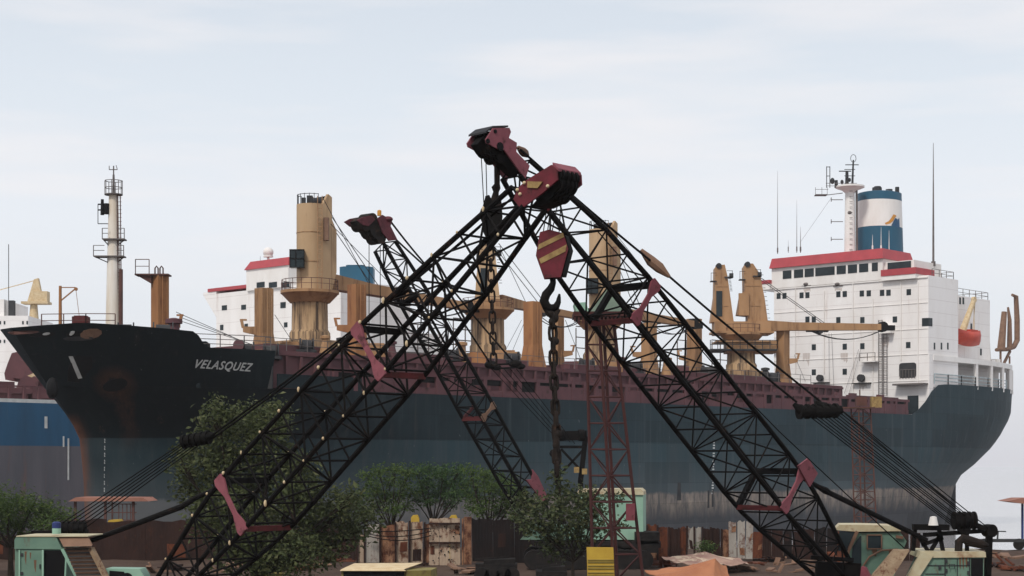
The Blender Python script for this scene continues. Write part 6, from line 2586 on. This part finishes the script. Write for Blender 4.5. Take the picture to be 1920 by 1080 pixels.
# olive steel bin with pale lid
Yo = 66.
SK = thing('steel_skip', 'olive steel skip with a pale cream lid at the bottom edge before the gate', 'skip', V((P(728, 0, Yo).x, Yo, 0)))
mb = MB()
zt = P(0, 1070, Yo).z
xa, xb, xc = P(640, 0, Yo).x, P(762, 0, Yo).x, P(815, 0, Yo).x
mb.box(xa, xb, Yo, Yo + 2, 0, zt)
mb.hexa([V((xb, Yo - .1, 0)), V((xc - .15, Yo + .3, 0)), V((xc, Yo + 2, 0)), V((xb, Yo + 2.05, 0)), V((xb, Yo - .1, zt)), V((xc - .15, Yo + .3, zt)), V((xc, Yo + 2, zt)), V((xb, Yo + 2.05, zt))])
mb.build('body', 'olive', SK)
mb = MB()
mb.hexa([V((xa - .05, Yo - .12, zt)), V((xb, Yo - .2, zt)), V((xb + .1, Yo + 2.1, zt)), V((xa - .05, Yo + 2.1, zt)), V((xa, Yo - .05, zt + .06)), V((xb - .1, Yo - .1, zt + .06)), V((xb + .5, Yo + 2.2, zt + .18)), V((xa + .3, Yo + 2.2, zt + .16))])
mb.build('lid', 'cream', SK)
mb = MB()
mb.box(xa + .08, xb - .08, Yo - .03, Yo + .02, .2, zt - .03)
mb.build('open_side', 'dark', SK)
# coil of hose
c = P(503, 1078, 87)
mb = MB()
for i in range(26):
    t0_ = i * .7
    rr_ = .75 + R.uniform(-.1, .1)
    tl = R.uniform(-.25, .25)
    z = .08 + .03 * i
    mb.path([V((c.x + rr_ * math.cos(t), 87 + rr_ * math.sin(t), z + tl * .3 * math.cos(t + t0_))) for t in [t0_ + k * math.pi / 8 for k in range(15)]], .05, 6)
tag(mb.build('hose_coil', 'olive', None, V((c.x, 87, 0))), 'olive coil of hose lying on the ground under the big dusty tree', 'coil')
# dark scrap machinery in front of crane C
for x0, x1, y0, Y, lab in ((892, 970, 1048, 84., 'black scrap engine block lying left of the yellow board'), (1005, 1062, 1062, 80., 'low black scrap lump lying beside the yellow board')):
    mb = MB()
    k = Y / F
    zt = P(0, y0, Y).z
    xm_, hw = P((x0 + x1) / 2, 0, Y).x, (x1 - x0) * k / 2
    mb.obox(V((xm_, Y, zt * .42)), V((hw, 0, 0)), V((0, .8, 0)), Z * zt * .42)
    mb.obox(V((xm_ + hw * .15, Y, zt * .9)), V((hw * .75, .1, .03)), V((0, .6, 0)), Z * zt * .1)
    for f in (-.7, -.2, .35, .75):
        mb.disc(V((xm_ + hw * f, Y - .85, zt * .45)), V((0, 1, 0)), zt * .28, .2, 14)
    mb.bar(V((xm_ - hw, Y - .5, zt)), V((xm_ + hw * .6, Y - .3, zt * 1.08)), .09)
    tag(mb.build('scrap_machine', 'rubber', None, V((xm_, Y, 0))), lab, 'scrap')


def tarp(pts, label, mat, legs=None):
    """draped sheet: centre fan with folds, real thickness"""
    c = pts[0]
    ringp = pts[1:]
    mb = MB()
    n_, m_ = len(ringp), 8
    vs = []
    for j in range(m_ + 1):
        for i in range(n_ * 6):
            a, b = ringp[i // 6], ringp[(i // 6 + 1) % n_]
            e = lerp(a, b, (i % 6) / 6)
            t = j / m_
            p = lerp(c, e, t)
            p = p + Z * (-.22 * math.sin(math.pi * t) * (c.z - e.z) + .05 * math.sin(i * 1.9 + 1) * t + .03 * R.uniform(-1, 1) * t)
            vs.append(p)
    k = n_ * 6
    fs = [(j * k + i, j * k + (i + 1) % k, (j + 1) * k + (i + 1) % k, (j + 1) * k + i) for j in range(m_) for i in range(k)]
    mb.add(vs, fs)
    mb.add([v - Z * .03 for v in vs], [tuple(reversed(f)) for f in fs])
    o_ = mb.build('sheet', mat, None, V((c.x, c.y, 0)), angle=25) if not legs else None
    if legs:
        T_ = thing('tarpaulin', label, 'tarpaulin', V((c.x, c.y, 0)))
        mb.build('sheet', mat, T_, angle=25)
        m2 = MB()
        for p in legs:
            m2.bar(V((p.x, p.y, 0)), p, .07)
        m2.build('support', 'railr', T_)
        return T_
    o_.name = 'tarpaulin'
    return tag(o_, label, 'tarpaulin')


Yq = 97.
tarp([P(1322, 1034, Yq), P(1240, 1046, Yq - 1), P(1270, 1056, Yq - 3), P(1330, 1060, Yq - 4), P(1408, 1058, Yq - 2), P(1385, 1047, Yq + 1.5), P(1300, 1042, Yq + 2.5)],
     'patched pink and tan awning spread low over the yard', 'tarp2', [P(1268, 1054, Yq - 2.2), P(1380, 1055, Yq - 1.8), P(1322, 1036, Yq), P(1300, 1044, Yq + 2)])
Yq = 76.
tarp([P(1341, 1047, Yq), P(1208, 1072, Yq - .6), P(1240, 1084, Yq - 1.4), P(1330, 1098, Yq - 2), P(1372, 1096, Yq - .6), P(1362, 1062, Yq + .8), P(1300, 1060, Yq + 1.4)],
     'orange-brown tarpaulin peaked over a heap at the bottom edge', 'tarp')

# right edge: sunshade and trolley by the water
Yr = 122.
SU = thing('sunshade', 'rust-red sunshade roof on a blue post at the right edge by the sea', 'sunshade', V((P(1917, 0, Yr).x, Yr, 0)))
mb = MB()
mb.prism([P(1888, 940, Yr), P(1915, 934, Yr), P(1960, 934, Yr), P(1960, 945, Yr), P(1915, 944, Yr)], V((0, 2.5, 0)))
mb.build('roof', 'roofrust', SU)
mb = MB()
p = P(1917, 940, Yr + 1)
mb.bar(V((p.x, p.y, -.1)), p, .14)
mb.build('post', 'cobalt', SU)
c = P(1862, 1020, 120)
TR = thing('handcart', 'small dark handcart standing on the shore at right', 'cart', V((c.x, 120, 0)))
mb = MB()
mb.obox(V((c.x + .6, 120, .62)), V((1.6, 0, 0)), V((0, .5, 0)), Z * .1)
mb.bar(V((c.x + .3, 120, .6)), V((c.x + .35, 120, 1.3)), .1)
mb.bar(V((c.x - .3, 120, 1.3)), V((c.x + .9, 120, 1.25)), .08)
mb.build('body', 'greyd', TR)
for dx in (-.7, 1.7):
    mb = MB()
    mb.disc(V((c.x + dx, 119.6, .38)), V((0, 1, 0)), .4, .12, 16)
    mb.build('wheel', 'rubber', TR)
# loose scrap on the yard floor
scraps = [(1555, 1052, 90), (1440, 1052, 97), (1885, 1058, 90), (1868, 1066, 86), (1905, 1070, 82), (1420, 1062, 90), (1475, 1060, 92), (560, 1070, 92), (855, 1068, 92), (1500, 1072, 84), (600, 1062, 92), (445, 1066, 92), (410, 1074, 92), (640, 1056, 92), (870, 1076, 92), (1240, 1062, 92), (1395, 1070, 92), (1450, 1074, 92), (1535, 1060, 92), (1475, 1048, 92), (1900, 1048, 92), (1875, 1044, 92), (330, 1068, 92), (285, 1074, 92), (1430, 1048, 92)]
for i, (x, y, Y) in enumerate(scraps):
    p = P(x, y, Y)
    p.y = Y
    Yg = H * F / (y - HY)
    p = P(x, y, Yg)
    mb = MB()
    if i % 3 == 1:
        for _ in range(3):
            t_ = R.uniform(0, 3.1)
            q_ = V((math.cos(t_), math.sin(t_), 0)) * R.uniform(.5, 1.2)
            o_ = V((R.uniform(-.2, .2), R.uniform(-.2, .2), R.uniform(.08, .2)))
            mb.tube(p * 1 + o_ - q_ - Z * p.z, p * 1 + o_ + q_ - Z * p.z, .07, .07, 8)
    for _ in range(R.randint(3, 6)):
        a = V((R.gauss(0, 1), R.gauss(0, 1), R.gauss(0, .25))).normalized()
        b_ = a.cross(Z).normalized()
        mb.obox(V((p.x + R.uniform(-.6, .6), p.y + R.uniform(-.5, .5), R.uniform(.06, .22))), a * R.uniform(.2, .7), b_ * R.uniform(.08, .3), a.cross(b_) * R.uniform(.02, .06))
    o = mb.build('scrap_pile', R.choice(('sheet_red', 'sheet_brown', 'brownplate')), None, V((p.x, p.y, 0)))
    tag(o, 'small loose pile of rusty scrap plates on the bare yard floor', 'scrap', 'loose scrap on the yard floor')

# ------------------------------------------------------------------ haze
m = bpy.data.materials.new('haze')
m.use_nodes = True
nt = m.node_tree
nt.nodes.clear()
out = nt.nodes.new('ShaderNodeOutputMaterial')
pv = nt.nodes.new('ShaderNodeVolumePrincipled')
pv.inputs['Color'].default_value = (.93, .94, .97, 1)
pv.inputs['Density'].default_value = .00015
pv.inputs['Anisotropy'].default_value = .15
nt.links.new(pv.outputs[0], out.inputs['Volume'])
M['haze'] = m
mb = MB()
mb.box(-3600, 3600, -70, 4300, -7.5, 55)
hz_ = mb.build('haze', 'haze', smooth=False)
tag(hz_, 'thin pale coastal haze over the yard and sea', 'haze', None, 'stuff')

# ------------------------------------------------------------------ light, sky, camera
SUN_EL, SUN_AZ = 48., 208.                         # degrees; azimuth clockwise from +Y
w = bpy.data.worlds.new('World')
scene.world = w
w.use_nodes = True
nt = w.node_tree
bg = nt.nodes['Background']
sky = N(nt, 'ShaderNodeTexSky', sky_type='NISHITA', sun_disc=False, sun_elevation=rad(SUN_EL), sun_rotation=rad(SUN_AZ), dust_density=3., air_density=1.2)
tc = N(nt, 'ShaderNodeTexCoord')
sp = N(nt, 'ShaderNodeSeparateXYZ')
nt.links.new(tc.outputs['Generated'], sp.inputs[0])
rp_ = N(nt, 'ShaderNodeValToRGB')
e = rp_.color_ramp.elements
e[0].position, e[0].color = 0., (7.5, 7.4, 7.8, 1)
e[1].position, e[1].color = .3, (7.0, 7.65, 8.5, 1)
for pos, c in ((.06, (8.4, 8.7, 9.2, 1)), (.14, (8.9, 9.25, 9.8, 1)), (.21, (8.05, 8.65, 9.35, 1))):
    x = e.new(pos)
    x.color = c
nt.links.new(sp.outputs['Z'], rp_.inputs[0])
# thin cloud streaks
mp = N(nt, 'ShaderNodeMapping')
mp.inputs['Scale'].default_value = (2.2, 2.2, 17.)
mp.inputs['Rotation'].default_value = (0, rad(-1.5), 0)
nt.links.new(tc.outputs['Generated'], mp.inputs[0])
nz = N(nt, 'ShaderNodeTexNoise')
nz.inputs['Scale'].default_value = 2.6
nz.inputs['Detail'].default_value = 6
nz.inputs['Roughness'].default_value = .5
nt.links.new(mp.outputs[0], nz.inputs['Vector'])
cl = mth(nt, 'MULTIPLY', step(nt, nz.outputs['Fac'], .42, .74), step(nt, sp.outputs['Z'], .05, .15))
colr = mix(nt, .9, sky.outputs[0], rp_.outputs[0])
colr = mix(nt, mth(nt, 'MULTIPLY', cl, .6), colr, (9.5, 9.15, 9.2))
nt.links.new(colr, bg.inputs['Color'])
bg.inputs['Strength'].default_value = .1
sun = bpy.data.lights.new('sun', 'SUN')
sun.energy = 2.2
sun.angle = rad(10)
sun.color = (1, .95, .88)
so_ = bpy.data.objects.new('sun', sun)
COL.objects.link(so_)
az, el = rad(SUN_AZ), rad(SUN_EL)
d = V((math.sin(az) * math.cos(el), math.cos(az) * math.cos(el), math.sin(el)))
so_.rotation_euler = d.to_track_quat('Z', 'Y').to_euler()
so_.location = d * 60 + V((0, 60, 0))

cam = bpy.data.cameras.new('camera')
cam.sensor_width = 36
cam.lens = F / 1920 * 36
cam.shift_y = (HY - 540) / 1920
cam.clip_end = 9000
co = bpy.data.objects.new('camera', cam)
COL.objects.link(co)
co.location = EYE
co.rotation_euler = (rad(90), 0, 0)
scene.camera = co
scene.view_settings.view_transform = 'Standard'
scene.view_settings.look = 'None'
scene.view_settings.exposure = 0
scene.view_settings.gamma = 1
scene.cycles.max_bounces = 8
scene.cycles.volume_bounces = 1
scene.cycles.use_denoising = True
